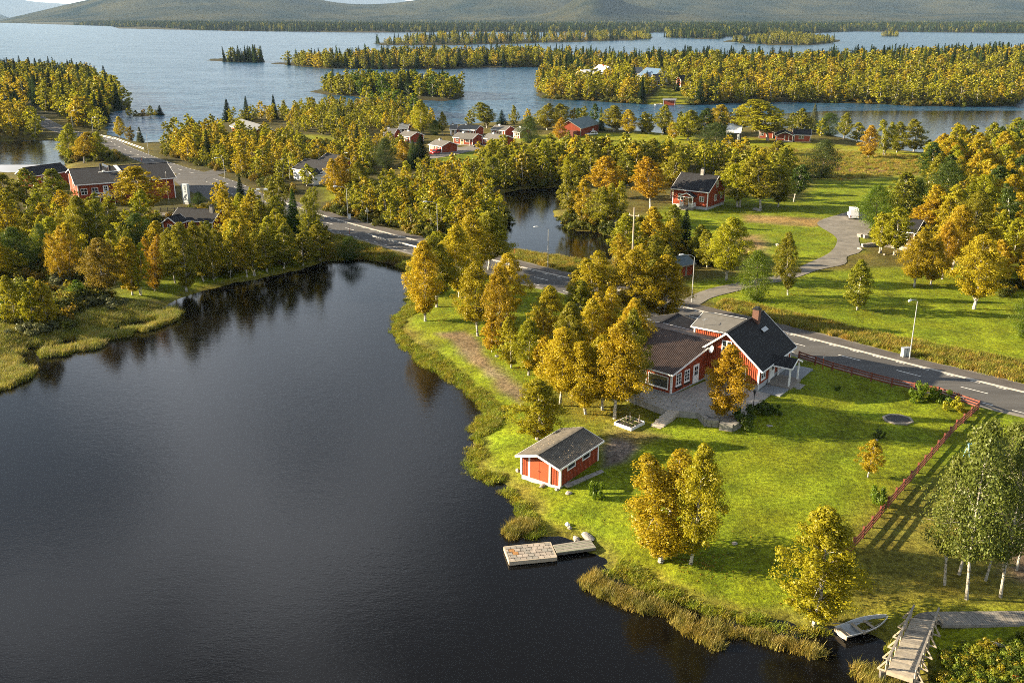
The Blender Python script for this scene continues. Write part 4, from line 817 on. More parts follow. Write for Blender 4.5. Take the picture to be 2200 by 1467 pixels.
# prototypes: near (fine leaves), middle and small; each 10 m tall, scaled per tree
NEARB = [two_part(s, LEAF, BARK, **{**dict(n=26000, size=.112, nb=120), **k}) for s, k in ((1, dict(R=2.5)), (2, dict(R=2.4, peak=.45, base=.14)), (3, dict(R=2.7, peak=.32, base=.24)), (4, dict(R=2.5, stems=2, nb=140, base=.07)), (5, dict(R=2.2, base=.10, peak=.35)), (6, dict(R=2.5, stems=3, nb=150, base=.07)))]
MIDB = [two_part(s, LEAF, BARK, n=9500, size=.178, nb=90, **k) for s, k in ((11, dict(R=2.5)), (12, dict(R=2.5, base=.14, peak=.45)), (13, dict(R=2.7, stems=2)), (14, dict(R=2.4, base=.26)), (15, dict(R=2.3, base=.1, peak=.34)))]
SMALLB = [one_mesh('small_birch', *birch_parts(s, n=3200, size=.29, nb=60, R=2.6, base=.12, **k), LEAF, BARK) for s, k in ((21, dict(rnd=.75)), (22, dict(peak=.42, rnd=.6)), (23, dict(stems=2, rnd=.5)), (24, dict(peak=.32, rnd=.85)))]
NEARS = [(mesh_np('crown', V, quads(len(V)), [NEED]), tr.mesh('trunk', BARKD)) for V, tr in (spruce_parts(s, 10.0, r, 9000, .24) for s, r in ((31, 1.9), (32, 1.5), (33, 2.3)))]
SMALLS = [one_mesh('small_spruce', *spruce_parts(s, 10.0, r, 1700, .48), NEED, BARKD) for s, r in ((41, 1.3), (42, 1.6), (43, 1.1), (44, 1.9))]
ROUND = [two_part(s, LEAF, BARKD, n=20000, size=.125, nb=130, R=4.2, base=.04, peak=.42, droop=.3, rsz=(.55, .95)) for s in (51, 52, 53)]
ASPEN = [two_part(s, LEAF, BARKA, n=7000, size=.145, nb=70, R=3.0, base=.26, peak=.4, droop=.15, rsz=(.55, 1.0), lean=.05) for s in (61, 62, 63)]
# prototypes for the masses of far trees
def proto_col(name, meshes):
    c = bpy.data.collections.new(name)
    for i, me in enumerate(meshes):
        o = bpy.data.objects.new(f'{name}_{i}', me); c.objects.link(o)
    return c
FBIRCH = proto_col('far_birch_kinds', [one_mesh('b', *birch_parts(s, n=1000, size=.50, nb=36, R=2.7, base=.06, **k), LEAFI, BARK) for s, k in ((71, dict(rnd=.5)), (72, dict(peak=.5, rnd=.45)), (73, dict(peak=.4, rnd=.55)), (74, dict(stems=2, rnd=.5)))])
FSPRUCE = proto_col('far_spruce_kinds', [one_mesh('s', *spruce_parts(s, 10.0, r, 420, .92), NEEDI, BARKD) for s, r in ((81, 1.5), (82, 1.8), (83, 1.2))])
def blades(seed, n, h, spread, wd, bend_=.35):
    rng = np.random.default_rng(seed); V = []; F = []
    for i in range(n):
        a, r = rng.uniform(0, 6.28), spread * math.sqrt(rng.random()); x, y = r * math.cos(a), r * math.sin(a); hh = h * rng.uniform(.55, 1.1); q = rng.uniform(0, 6.28); l = bend_ * hh * rng.uniform(.2, 1.2); w_ = wd * rng.uniform(.6, 1.2)
        c, s_ = math.cos(q), math.sin(q); b = len(V)
        V += [(x - s_ * w_, y + c * w_, -.05), (x + s_ * w_, y - c * w_, -.05), (x + c * l * .3 + s_ * w_ * .8, y + s_ * l * .3 - c * w_ * .8, hh * .6), (x + c * l * .3 - s_ * w_ * .8, y + s_ * l * .3 + c * w_ * .8, hh * .6), (x + c * l, y + s_ * l, hh)]
        F += [(b, b + 1, b + 2, b + 3), (b + 3, b + 2, b + 4, b + 4)]
    F2 = [f if len(set(f)) == 4 else f[:3] for f in F]; return mesh_py('tuft', V, F2, [GRASSI])
REED = proto_col('reed_kinds', [blades(s, 46, 1.15, .55, .022, .45) for s in (91, 92, 93)])
TUFT = proto_col('tuft_kinds', [blades(s, 60, .62, .5, .022, .6) for s in (94, 95, 96)])
BUSH = proto_col('bush_kinds', [mesh_np('bush', *(lambda V: (V, quads(len(V))))(leaves(np.random.default_rng(s).normal(size=(9, 3)) * [.55, .55, .3] + [0, 0, .5], np.full(9, .5), 620, .17, np.random.default_rng(s))), [LEAFI]) for s in (97, 98, 99)])
def scatter(name, P, scale, tint, col, tall=None, kind='stuff'):
    """one object that stands copies of a few plants on points (geometry nodes)"""
    P = np.asarray(P, np.float32); n = len(P); me = bpy.data.meshes.new(name); me.vertices.add(n); me.vertices.foreach_set('co', P.ravel())
    a = me.attributes.new('size', 'FLOAT_VECTOR', 'POINT'); sc = np.stack([scale, scale, scale if tall is None else tall], 1); a.data.foreach_set('vector', sc.astype(np.float32).ravel())
    a = me.attributes.new('turn', 'FLOAT_VECTOR', 'POINT'); tn = np.zeros((n, 3)); tn[:, 2] = RNG.uniform(0, 6.28, n); tn[:, :2] = RNG.normal(size=(n, 2)) * .05; a.data.foreach_set('vector', tn.astype(np.float32).ravel())
    a = me.attributes.new('tint', 'FLOAT_COLOR', 'POINT'); a.data.foreach_set('color', np.column_stack([tint, np.ones(n)]).astype(np.float32).ravel())
    o = tag(put(name, me), kind=kind); ng = bpy.data.node_groups.new(name, 'GeometryNodeTree'); ng.interface.new_socket('Geometry', in_out='INPUT', socket_type='NodeSocketGeometry'); ng.interface.new_socket('Geometry', in_out='OUTPUT', socket_type='NodeSocketGeometry')
    N, L = ng.nodes, ng.links; gi = N.new('NodeGroupInput'); go = N.new('NodeGroupOutput'); ci = N.new('GeometryNodeCollectionInfo'); ci.inputs['Collection'].default_value = col; ci.inputs['Separate Children'].default_value = True; ci.inputs['Reset Children'].default_value = True
    iop = N.new('GeometryNodeInstanceOnPoints'); iop.inputs['Pick Instance'].default_value = True
    s1 = N.new('GeometryNodeInputNamedAttribute'); s1.data_type = 'FLOAT_VECTOR'; s1.inputs[0].default_value = 'size'; s2 = N.new('GeometryNodeInputNamedAttribute'); s2.data_type = 'FLOAT_VECTOR'; s2.inputs[0].default_value = 'turn'
    ri = N.new('FunctionNodeRandomValue'); ri.data_type = 'INT'; ri.inputs[4].default_value = 0; ri.inputs[5].default_value = len(col.objects) - 1
    er = N.new('FunctionNodeEulerToRotation')
    L.new(gi.outputs[0], iop.inputs['Points']); L.new(ci.outputs[0], iop.inputs['Instance']); L.new(s1.outputs[0], iop.inputs['Scale']); L.new(s2.outputs[0], er.inputs[0]); L.new(er.outputs[0], iop.inputs['Rotation']); L.new(ri.outputs[2], iop.inputs['Instance Index']); L.new(iop.outputs[0], go.inputs[0])
    mod = o.modifiers.new('plants', 'NODES'); mod.node_group = ng; return o
# ------------------------------------------------------------------ tree colours
TONE = dict(a=(.125, .155, .028), g=(.37, .288, .013), o=(.38, .25, .013), y=(.295, .285, .013), v=(.21, .205, .014), d=(.062, .098, .013), l=(.10, .155, .010), s=(.024, .040, .012), p=(.065, .095, .022), w=(.115, .125, .055), b=(.22, .16, .018))
WORD = dict(a='green', g='golden', o='orange gold', y='yellow green', v='olive green', d='dark green', l='fresh green', s='dark', p='dull green', w='grey green', b='rusty brown')
TREES = []      # dicts: x y z h r tone kind label group
def px_tree(bx, by, ty, wd, tone, label, kind='birch', group=None, var=None):
    p = on(bx, by); dep = p[1] * _c + (CAM_H - p[2]) * _s
    q = at(bx, ty, 0.0); d = -(ty - CYP) / FPX; dz = -_s + d * _c; dyv = _c + d * _s
    h = CAM_H + dz * p[1] / dyv - p[2]
    TREES.append(dict(x=p[0], y=p[1], z=p[2] - .05, h=max(h, .8), r=wd * dep / FPX / 2, tone=tone, kind=kind, label=label, group=group, var=var, pri=1))
# ------------------------------------------------------------------ trees one can point at: base x, base y, top y, width (photo pixels)
T = px_tree
# the lakeside property
T(1424, 1206, 985, 168, 'g', 'big golden birch at the water edge beyond the wooden jetty', var=3)
T(1482, 1212, 946, 118, 'y', 'tall slim yellow green birch pressed against the big golden shore birch', var=1)
T(1748, 1345, 1092, 142, 'y', 'broad yellow green birch with low branches beside the rowing boat', var=4)
T(1154, 945, 815, 94, 'y', 'rounded golden birch right behind the boathouse', var=4)
T(1865, 1026, 944, 52, 'g', 'small young golden birch alone on the lawn by the red fence', var=0)
T(1545, 906, 736, 108, 'o', 'golden birch standing before the gable of the red house', var=1)
T(1323, 899, 690, 105, 'g', 'birch with a thick white trunk behind the raised garden bed', var=2)
T(1258, 889, 735, 92, 'g', 'golden birch with leaning white trunk uphill of the boathouse', var=1)
T(1296, 880, 720, 88, 'g', 'golden birch half hidden between two white trunked birches near the patio', var=0)
T(1204, 872, 702, 100, 'g', 'golden birch with a straight white trunk beside the bare dirt path end', var=2)
T(1230, 852, 735, 70, 'y', 'yellow green birch behind the straight white trunk near the dirt path', var=1)
T(1138, 806, 690, 76, 'y', 'slim yellow green birch beside the middle of the bare dirt path', var=1)
T(1165, 812, 720, 60, 'g', 'low golden birch in the row along the bare dirt path', var=4)
T(1100, 790, 680, 52, 'y', 'bushy yellow birch at the edge of the bare dirt path', var=4)
T(1082, 752, 572, 66, 'o', 'tall orange gold birch with a white trunk at the bend of the dirt path', var=1)
T(1056, 756, 682, 48, 'o', 'short orange birch bush beside the upper end of the dirt path', var=4)
T(1026, 721, 563, 78, 'g', 'golden birch with a bare white lower trunk at the upper end of the dirt path', var=2)
T(1087, 695, 545, 82, 'g', 'golden birch behind the pair by the dirt path bend', var=0)
T(916, 690, 520, 88, 'g', 'golden birch leaning over the lake at the lawn corner', var=1)
T(940, 660, 505, 84, 'v', 'olive birch behind the one leaning over the lake', var=0)
T(985, 640, 480, 92, 'g', 'golden birch in the lakeside grove below the road', var=1)
T(900, 640, 535, 55, 'g', 'small golden birch low over the water beneath the road', var=4)
T(1012, 600, 462, 90, 'g', 'tall golden birch of the grove nearest the road', var=0)
T(1050, 580, 455, 88, 'v', 'olive gold birch of the grove beside the pond corner', var=2)
T(960, 600, 500, 80, 'y', 'yellow birch on the road bank over the lake', var=3)
T(1246, 702, 600, 64, 'v', 'dark stemmed olive birch with several trunks behind the golden row', var=5)
T(1182, 728, 612, 76, 'g', 'golden birch in the middle of the row downhill of the road', var=0)
T(1210, 800, 650, 78, 'v', 'olive gold birch behind the straight white trunk', var=1)
T(1240, 655, 575, 62, 'g', 'golden birch at the roadside where the white kerb disappears', var=2)
T(1292, 690, 545, 92, 'g', 'wide golden birch by the utility pole', var=3)
T(1350, 690, 535, 96, 'g', 'large golden birch just behind the utility pole', var=0)
T(1424, 692, 548, 84, 'g', 'golden birch next to the road mouth of the gravel drive', var=4)
T(1395, 680, 560, 70, 'v', 'olive birch between the two golden ones by the drive mouth', var=1)
T(1272, 780, 640, 70, 'g', 'golden birch at the back of the grove beside the annex roof', var=0)
T(1345, 790, 640, 84, 'g', 'golden birch hanging over the chimney of the annex', var=1)
T(1362, 868, 660, 74, 'v', 'olive gold birch beside the large annex window', var=1)
T(1308, 770, 622, 80, 'g', 'tall golden birch between the utility pole and the annex', var=3)
# beyond the road
T(1622, 645, 538, 88, 'l', 'round fresh green birch by the gravel drive', 'round')
T(1692, 634, 498, 54, 'v', 'slim olive birch right of the round green one', var=1)
T(1558, 602, 466, 86, 'y', 'bushy yellow olive birch near the little blue roofed shed', var=0)
T(1843, 666, 555, 60, 'v', 'single olive birch alone on the lawn beyond the road', var=4)
T(1962, 616, 495, 72, 'g', 'bright golden birch on the lawn below the terrace', var=0)
T(1998, 612, 508, 60, 'g', 'golden birch touching the bright one below the terrace', var=1)
T(2090, 664, 505, 108, 'g', 'wide golden birch on the lawn beyond the lamp post', var=0)
T(2045, 585, 440, 84, 'g', 'golden birch with thick white trunk behind the wide one', var=2)
T(2026, 600, 478, 60, 'o', 'orange gold birch among the terrace trees', var=1)
T(1889, 544, 452, 58, 'y', 'yellow birch with a white trunk before the low stone wall', var=2)
T(1920, 549, 440, 70, 'y', 'thicker yellow birch before the low stone wall', var=2)
T(1880, 492, 398, 84, 'l', 'round fresh green tree beside the white van', 'round')
T(1930, 480, 368, 76, 'v', 'olive birch behind the round green tree by the van', var=0)
T(1975, 505, 428, 76, 'o', 'orange birch over the hidden cabin window', var=3)
T(1960, 475, 385, 84, 'd', 'dark green tree above the hidden cabin', 'round')
T(2020, 490, 346, 100, 'd', 'large dark green tree above the terrace birches', 'round')
T(2200, 726, 620, 60, 'l', 'fresh green bush tree at the road beyond the wide birch', 'round')
T(1764, 382, 300, 78, 'p', 'lone round green tree in the meadow', 'round')
T(1535, 330, 264, 84, 'p', 'round green tree in front of the white roofed house', 'round')
T(1650, 303, 214, 114, 'y', 'wide spreading yellow birch beside the small red cottage', 'birch', var=3)
T(1866, 339, 268, 42, 'o', 'orange gold birch at the end of the meadow', var=4)
T(1897, 334, 255, 40, 'y', 'slim yellow birch next to the orange one at the meadow end')
T(1926, 328, 262, 44, 'v', 'olive birch by the channel at the meadow end')
T(1964, 326, 256, 48, 'v', 'tallest olive birch by the channel at the meadow end')
T(1992, 328, 300, 34, 'v', 'low olive birch at the tip of the meadow shore')
T(1840, 305, 262, 40, 'v', 'olive birch beside the channel before the meadow end')
T(1780, 292, 243, 62, 'd', 'dark green tree beside the small red cottage', 'round')
T(1812, 300, 240, 36, 'v', 'olive birch beside the dark tree by the cottage')
T(1747, 278, 222, 26, 'w', 'pale slender spruce behind the small red cottage', 'spruce')
T(1718, 278, 232, 40, 'v', 'olive birch behind the cottage roof')
T(1478, 302, 236, 62, 'y', 'yellow birch on the lime green field by the water', var=1)
T(1448, 300, 262, 32, 'g', 'small golden birch at the field edge')
T(1512, 290, 232, 50, 'd', 'dark birch behind the yellow one on the field')
T(1545, 285, 225, 56, 'g', 'golden birch behind the white roofed house')
T(1590, 285, 226, 50, 'g', 'orange gold birch behind the white roofed house')
T(1395, 288, 240, 36, 'v', 'olive birch on the shore behind the field')
T(1422, 290, 226, 38, 'v', 'bushy olive birch on the shore behind the field')
T(1352, 287, 236, 40, 'g', 'golden birch on the shore behind the field')
T(1318, 283, 226, 52, 'v', 'wide olive birch on the shore beyond the barn')
T(1276, 262, 222, 26, 'd', 'green birch behind the barn')
T(1244, 268, 232, 30, 'd', 'dark green birch behind the barn')
T(1202, 302, 252, 28, 'o', 'small orange birch before the barn gable')
T(1175, 280, 222, 50, 'v', 'tall olive birch between the cabins and the barn')
T(1205, 275, 222, 46, 'v', 'olive birch behind the barn gable')
T(1136, 308, 250, 50, 'd', 'dark round birch beside the last cabin', 'round')
T(1046, 276, 220, 50, 'v', 'tall olive birch between the cabin rows', var=3)
T(1078, 268, 236, 20, 's', 'small dark spruce on the shore behind the cabins', 'spruce')
T(1106, 272, 226, 20, 'v', 'slim olive birch on the shore behind the cabins')
T(950, 290, 240, 22, 'v', 'thin bare topped birch by the outer cabins')
T(935, 290, 258, 32, 'l', 'round fresh green tree by the outer cabins', 'round')
T(905, 290, 215, 42, 'y', 'tall yellow green birch before the island', var=1)
# round the pond and the middle house
T(1225, 474, 370, 50, 'v', 'olive birch at the pond bank with a white foot', var=2)
T(1249, 479, 386, 48, 'g', 'golden birch at the pond bank', var=0)
T(1289, 488, 400, 52, 'v', 'olive birch leaning at the pond bank', var=1)
T(1322, 488, 386, 48, 'y', 'yellow birch at the end of the pond bank', var=2)
T(1305, 425, 335, 76, 'o', 'orange gold birch behind the pond bank trees', var=0)
T(1348, 400, 330, 60, 'v', 'olive birch behind the pond')
T(1396, 448, 340, 76, 'o', 'orange gold birch beside the middle red house', var=3)
T(1440, 425, 328, 70, 'v', 'olive birch behind the middle red house')
T(1590, 445, 340, 78, 'y', 'yellow birch with a white trunk beyond the middle house gable', var=2)
T(1632, 452, 334, 88, 'v', 'wide drooping olive birch beyond the middle house gable', var=3)
T(1570, 415, 335, 66, 'v', 'olive birch behind the yellow one at the middle house')
T(1672, 445, 345, 60, 'v', 'olive birch with dark gaps at the edge of the lawn')
T(1706, 434, 352, 52, 'd', 'dark green birch with two thin white stems on the lawn', var=3)
T(1345, 562, 455, 70, 'y', 'yellow birch behind the lamp by the pond end')
T(1402, 548, 446, 62, 'g', 'golden birch behind the utility pole top')
T(1434, 562, 470, 58, 'g', 'orange gold birch between the utility pole and the spruce')
T(1470, 548, 448, 34, 's', 'dark spruce below the middle red house', 'spruce')
T(1446, 520, 440, 50, 'v', 'olive birch beside the dark spruce')
T(1500, 560, 478, 50, 'v', 'olive birch above the little blue roofed shed')
T(1370, 600, 520, 56, 'g', 'golden birch low beside the road mouth')
# across the lake
T(285, 634, 510, 56, 'g', 'golden birch with bare white trunk, first in the lakeside stand')
T(304, 634, 520, 40, 'y', 'yellow birch with bare white trunk in the lakeside stand')
T(331, 622, 505, 52, 'o', 'orange topped birch in the lakeside stand')
T(376, 608, 490, 50, 'v', 'olive birch in the lakeside stand', var=2)
T(402, 626, 478, 64, 'v', 'dark birch nearest the water in the lakeside stand')
T(436, 604, 474, 60, 'v', 'broad olive birch in the lakeside stand')
T(460, 600, 478, 54, 'v', 'olive birch with paired trunks in the lakeside stand')
T(496, 594, 488, 46, 'v', 'slender olive birch in the lakeside stand')
T(530, 592, 480, 50, 'g', 'golden birch at the end of the lakeside stand')
T(548, 590, 500, 44, 'v', 'olive birch over the dark water reflection')
T(575, 582, 490, 54, 'v', 'low olive birch by the wooded point')
T(610, 575, 485, 60, 'v', 'olive birch on the wooded point')
T(650, 568, 495, 58, 'v', 'drooping olive birch on the wooded point')
T(690, 560, 480, 60, 'v', 'olive birch at the tip of the wooded point')
T(752, 556, 508, 60, 'd', 'dark round bush tree at the head of the lake', 'round')
T(634, 505, 404, 42, 'd', 'dark green spruce column on the wooded point', 'spruce')
T(668, 520, 400, 56, 'v', 'tall olive birch beside the spruce column')
T(600, 500, 420, 50, 'v', 'olive birch under the twin floodlight')
T(140, 608, 490, 56, 'o', 'single orange birch among dark green bushes')
T(222, 642, 512, 82, 'b', 'rusty brown birch leaning by the reed bed', var=0)
T(246, 610, 495, 50, 'y', 'yellow birch behind the rusty brown one')
T(40, 585, 488, 84, 'd', 'big dark green tree at the edge of the view', 'round')
T(98, 575, 480, 50, 'd', 'dark green tree between the big one and the orange birch', 'round')
T(300, 535, 458, 72, 'd', 'dark green round tree before the red cottage', 'round')
T(72, 706, 598, 62, 'y', 'yellow birch on the reed bank', var=4)
T(106, 706, 600, 52, 'g', 'golden birch on the reed bank', var=4)
T(38, 702, 590, 52, 'y', 'yellow green birch at the back of the reed bank', var=4)
T(15, 690, 640, 40, 'l', 'fresh green birch bush on the reed bank')
T(168, 650, 600, 34, 'l', 'little pale green birch beside the reed bed')
T(308, 468, 356, 108, 'g', 'broad golden birch before the big red hall', var=0)
T(225, 500, 422, 66, 'y', 'yellow birch in front of the hall balcony')
T(178, 548, 420, 60, 'v', 'tall olive birch before the hall gable', var=2)
T(210, 545, 425, 66, 'v', 'dark olive birch with dark stems below the hall balcony', var=5)
T(120, 466, 362, 70, 'v', 'dark stemmed birch at the hall corner', var=5)
T(60, 455, 362, 64, 'v', 'dark stemmed birch before the hall side wing', var=5)
T(20, 460, 372, 60, 'v', 'olive birch at the inlet end')
T(20, 520, 425, 66, 'g', 'golden birch in the cluster below the hall')
T(104, 520, 435, 52, 'g', 'orange gold birch below the hall gable')
T(262, 408, 366, 24, 'd', 'small dark spruce against the hall wall', 'spruce')
T(425, 480, 440, 44, 'g', 'golden birch in front of the red cottage')
T(428, 440, 412, 30, 'd', 'dark bush tree beside the white pylon sign', 'round')
T(180, 350, 285, 50, 'g', 'golden birch between the inlet and the road', var=3)
T(150, 345, 265, 44, 'y', 'yellow birch on the inlet bank')
T(212, 345, 282, 40, 'y', 'yellow green birch at the road bank')
T(258, 300, 250, 26, 'g', 'golden birch on the shore by the bridge')
T(284, 305, 270, 22, 'b', 'brown thin birch on the shore by the bridge')
T(302, 306, 272, 18, 'w', 'small blue grey spruce on the shore by the bridge', 'spruce')
T(905, 360, 288, 46, 's', 'pair of dense dark spruces merged beside the red car', 'spruce')
T(888, 358, 300, 36, 'p', 'broader green spruce touching the dense dark one by the red car', 'spruce')
T(830, 362, 296, 50, 'p', 'dull green pine between the cabins and the meadow', 'round')
T(870, 350, 300, 34, 'o', 'orange birch beside the dark spruces')
T(490, 262, 212, 20, 's', 'dark spruce on the shore of the wooded village', 'spruce')
T(531, 258, 206, 18, 's', 'dark spruce behind the long roofed lodge', 'spruce')
T(590, 255, 203, 18, 's', 'dark spruce rising over the village birches', 'spruce')
T(795, 175, 142, 22, 's', 'dark spruce on the small island', 'spruce')
T(735, 415, 332, 50, 'o', 'orange birch at the white house lawn', var=1)
T(722, 420, 340, 40, 'g', 'golden birch before the white house')
T(776, 402, 348, 40, 'v', 'olive birch on the white house lawn')
T(660, 400, 352, 34, 'y', 'yellow birch before the white house porch')
T(600, 470, 380, 50, 'v', 'olive birch below the village')
for bx, by, ty, wd, tn, lab in ((279, 249.5, 230, 16, 'y', 'yellow birch at the near end of the tiny islet'), (292, 249.5, 236, 13, 'v', 'low olive birch on the tiny islet'), (306, 249, 234, 14, 'b', 'rusty birch in the middle of the tiny islet'), (322, 248, 227, 17, 'v', 'tall olive birch on the tiny islet'), (333, 247.5, 236, 12, 'y', 'small yellow birch beside the islet spruce')): T(bx, by, ty, wd, tn, lab)
T(344, 246.3, 226, 14, 's', 'dark spruce at the tip of the tiny islet', 'spruce')
# aspens by the boardwalk
for i, (x, y, ty, wd, wh) in enumerate([(2030, 1255, 985, 120, 'nearest the fence foot'), (2075, 1285, 930, 150, 'with the lowest white foot near the boardwalk'), (2118, 1248, 1020, 110, 'leaning away behind the boardwalk'), (2152, 1282, 940, 140, 'with a forked trunk by the boardwalk'), (2062, 1235, 905, 130, 'with the thick shaded trunk among its neighbours'), (2185, 1225, 965, 110, 'at the brown earth patch'), (2120, 1160, 900, 120, 'nearest the blue tarpaulin')]):
    T(x, y, ty, wd, 'a', 'thin leaved green aspen ' + wh, 'aspen', group='aspens by the boardwalk')
# ------------------------------------------------------------------ woods: outline (photo pixels at the ground), spacing, heights, mix of tones, share of spruce
CLEAR = []      # outlines kept free of trees (buildings, lawns)
def clear(pts): CLEAR.append(P2(pts, 1.2))
for _c4 in CLEARW: CLEAR.append(_c4)
clear([(140, 482), (400, 474), (402, 425), (140, 440)]); clear([(335, 545), (470, 545), (480, 492), (335, 490)]); clear([(640, 440), (720, 430), (712, 395), (632, 396)])
def clear_w(x, y, r): a = np.linspace(0, 6.28, 10)[:-1]; CLEAR.append(np.stack([x + r * np.cos(a), y + r * np.sin(a)], 1))
def wood(pts, sp, h, tones, spruce, place, group, ratio=.30, far=False, keepout=None, seed=0, maxn=5000):
    poly = P2(pts, 1.5); lo, hi = poly.min(0), poly.max(0); rng = np.random.default_rng(seed + int(abs(pts[0][0]) * 7 + pts[0][1]))
    g = np.stack(np.meshgrid(np.arange(lo[0], hi[0], sp), np.arange(lo[1], hi[1], sp)), -1).reshape(-1, 2)
    if len(g) > 400000: g = g[rng.choice(len(g), 400000, False)]
    g = g + rng.uniform(-.46, .46, g.shape) * sp
    g = g[inside(g, poly)]; g = g[landd(g) > (1.0 if not far else .3)]
    if len(g): g = g[segdist(g, ROADC[::3], False) > 7.5]
    for c in CLEAR: g = g[~inside(g, c)] if len(g) else g
    if not far and len(g):
        for t in TREES:
            if t['pri']: 
                k = np.hypot(g[:, 0] - t['x'], g[:, 1] - t['y']) > sp * .55; g = g[k]
    if len(g) > maxn: g = g[rng.choice(len(g), maxn, False)]
    z = ground(g) if len(g) else []; tn = list(tones)
    for (x, y), zz in zip(g, z):
        s_ = rng.random() < (spruce(x, y) if callable(spruce) else spruce)
        hh = rng.uniform(*h) * (1.22 if s_ else 1)
        TREES.append(dict(x=x, y=y, z=zz - .05, h=hh, r=hh * (.16 if s_ else ratio * rng.uniform(.85, 1.2)), tone=('s' if rng.random() < .7 else 'p') if s_ else tn[rng.integers(len(tn))], kind='spruce' if s_ else 'birch', label=None, place=place, group=group, var=None, pri=0))
wood([(700, 478), (760, 492), (830, 505), (905, 522), (1000, 540), (1065, 520), (1092, 470), (1068, 430), (1010, 380), (930, 372), (850, 395), (790, 425), (740, 440), (700, 455)], 4.2, (4, 6.6), 'ggggyyyv', .0, 'in the roadside thicket', 'birches of the roadside thicket')
wood([(1020, 402), (1070, 412), (1200, 402), (1260, 400), (1330, 372), (1360, 355), (1240, 345), (1080, 352), (1000, 365)], 4.6, (6, 9.5), 'vvvvyyg', .0, 'in the belt behind the pond', 'birches of the belt behind the pond')
wood([(1330, 392), (1440, 372), (1560, 372), (1640, 400), (1720, 385), (1600, 352), (1480, 348), (1360, 352)], 4.8, (6, 9.5), 'vvyyg', .0, 'behind the middle red house', 'birches of the belt behind the middle house')
wood([(1330, 590), (1440, 600), (1540, 570), (1500, 530), (1420, 520), (1340, 540)], 5.0, (5, 8), 'vvyg', .03, 'by the blue roofed shed', 'birches of the thicket by the little shed')
wood([(1100, 700), (1160, 790), (1300, 870), (1370, 780), (1300, 690), (1180, 660)], 6.0, (5.5, 8.5), 'ggyv', .0, 'inside the grove beside the annex', 'birches of the grove beside the annex')
wood([(2000, 352), (1990, 430), (2010, 500), (2060, 560), (2100, 590), (2160, 640), (2330, 640), (2400, 340), (2200, 322), (2060, 330)], 5.4, (7, 11.5), 'ggggoyyvd', .0, 'in the wood on the slope', 'birches of the wood on the slope')
wood([(-60, 600), (140, 600), (330, 578), (430, 570), (560, 562), (640, 550), (695, 538), (690, 500), (640, 470), (540, 450), (490, 455), (380, 500), (340, 500), (250, 470), (150, 480), (0, 460), (-100, 470)], 6.3, (5.5, 8.6), 'vvyyyygg', .02, 'in the wood across the lake', 'birches of the wood across the lake')
wood([(430, 440), (500, 450), (560, 455), (640, 465), (690, 470), (700, 450), (640, 410), (560, 400), (500, 405)], 5.6, (5, 7.5), 'vvyygg', .0, 'below the white house', 'birches of the wood below the white house')
wood([(330, 345), (420, 365), (500, 395), (620, 400), (690, 355), (760, 380), (800, 360), (820, 330), (700, 345), (620, 320), (640, 300), (540, 295), (420, 285), (350, 305)], 5.4, (5, 8), 'ggggyyyv', .02, 'in the village wood', 'birches of the village wood')
wood([(440, 275), (520, 255), (640, 240), (760, 236), (830, 244), (900, 250), (930, 262), (900, 285), (800, 280), (740, 300), (650, 285), (600, 262), (520, 262), (480, 275)], 6.0, (4.5, 7.5), 'ggyyyvv', .05, 'along the village shore', 'birches along the village shore')
wood([(700, 300), (760, 330), (800, 330), (850, 345), (900, 355), (870, 330), (800, 300), (740, 290)], 6.5, (4.5, 7.5), 'ggyyv', .08, 'between the cabins and the lodge', 'birches between the cabins and the lodge')
wood([(930, 272), (1100, 268), (1200, 270), (1300, 282), (1480, 296), (1600, 284), (1730, 286), (1850, 312), (1830, 300), (1700, 276), (1500, 282), (1300, 276), (1120, 262), (960, 270)], 7.0, (5, 8.5), 'vvvyg', .06, 'on the shore behind the field', 'birches on the shore behind the field')
wood([(660, 198), (1000, 210), (996, 195), (900, 190), (700, 190)], 5.5, (7, 12), 'vyyyld', .10, 'on the small island', 'birches on the small island')
wood([(780, 236), (830, 245), (900, 250), (890, 214), (800, 208)], 6.0, (7, 11), 'yyvl', .05, 'on the small island neck', 'birches on the neck to the small island')
LW = lambda x, y: .62 if y > 640 else .28
wood([(-260, 300), (0, 302), (110, 300), (180, 290), (225, 285), (232, 255), (280, 232), (260, 212), (200, 172), (120, 163), (0, 166), (-300, 168)], 6.6, (7.5, 12.5), 'yyyyggv', LW, 'in the headland by the bridge', 'trees of the wooded headland')
clear([(1380, 226), (1480, 227), (1470, 204), (1400, 200)])
wood([(1150, 208), (1260, 217), (1400, 226), (1560, 223), (1780, 222), (1960, 230), (2180, 230), (2500, 225), (2600, 195), (2000, 190), (1600, 185), (1300, 175), (1170, 180)], 7.2, (7, 11.5), 'yyyyvgg', .07, 'on the peninsula shore', 'trees on the near shore of the peninsula', ratio=.34)
wood([(1050, 146), (1180, 146), (1160, 182), (1300, 178), (1600, 188), (2000, 192), (2600, 196), (3000, 140), (2200, 134), (1800, 142), (1600, 151), (1400, 141), (1200, 128)], 9.0, (8, 13), 'yyyvgg', (lambda x, y: .55 if y > 640 + .02 * x else .12), 'in the forest of the peninsula', 'trees of the peninsula forest', ratio=.34, far=True, maxn=3800)
wood([(444, 131), (500, 136), (572, 133), (555, 127)], 6.0, (8, 13), 'vyy', .75, 'on the long spruce islet', 'trees of the long spruce islet', ratio=.34, far=True)
wood([(575, 137), (690, 149), (950, 151), (1180, 146), (1150, 128), (950, 130), (700, 134)], 7.5, (8, 13), 'yyygv', .40, 'on the long wooded spit', 'trees of the long wooded spit', ratio=.34, far=True, maxn=2200)
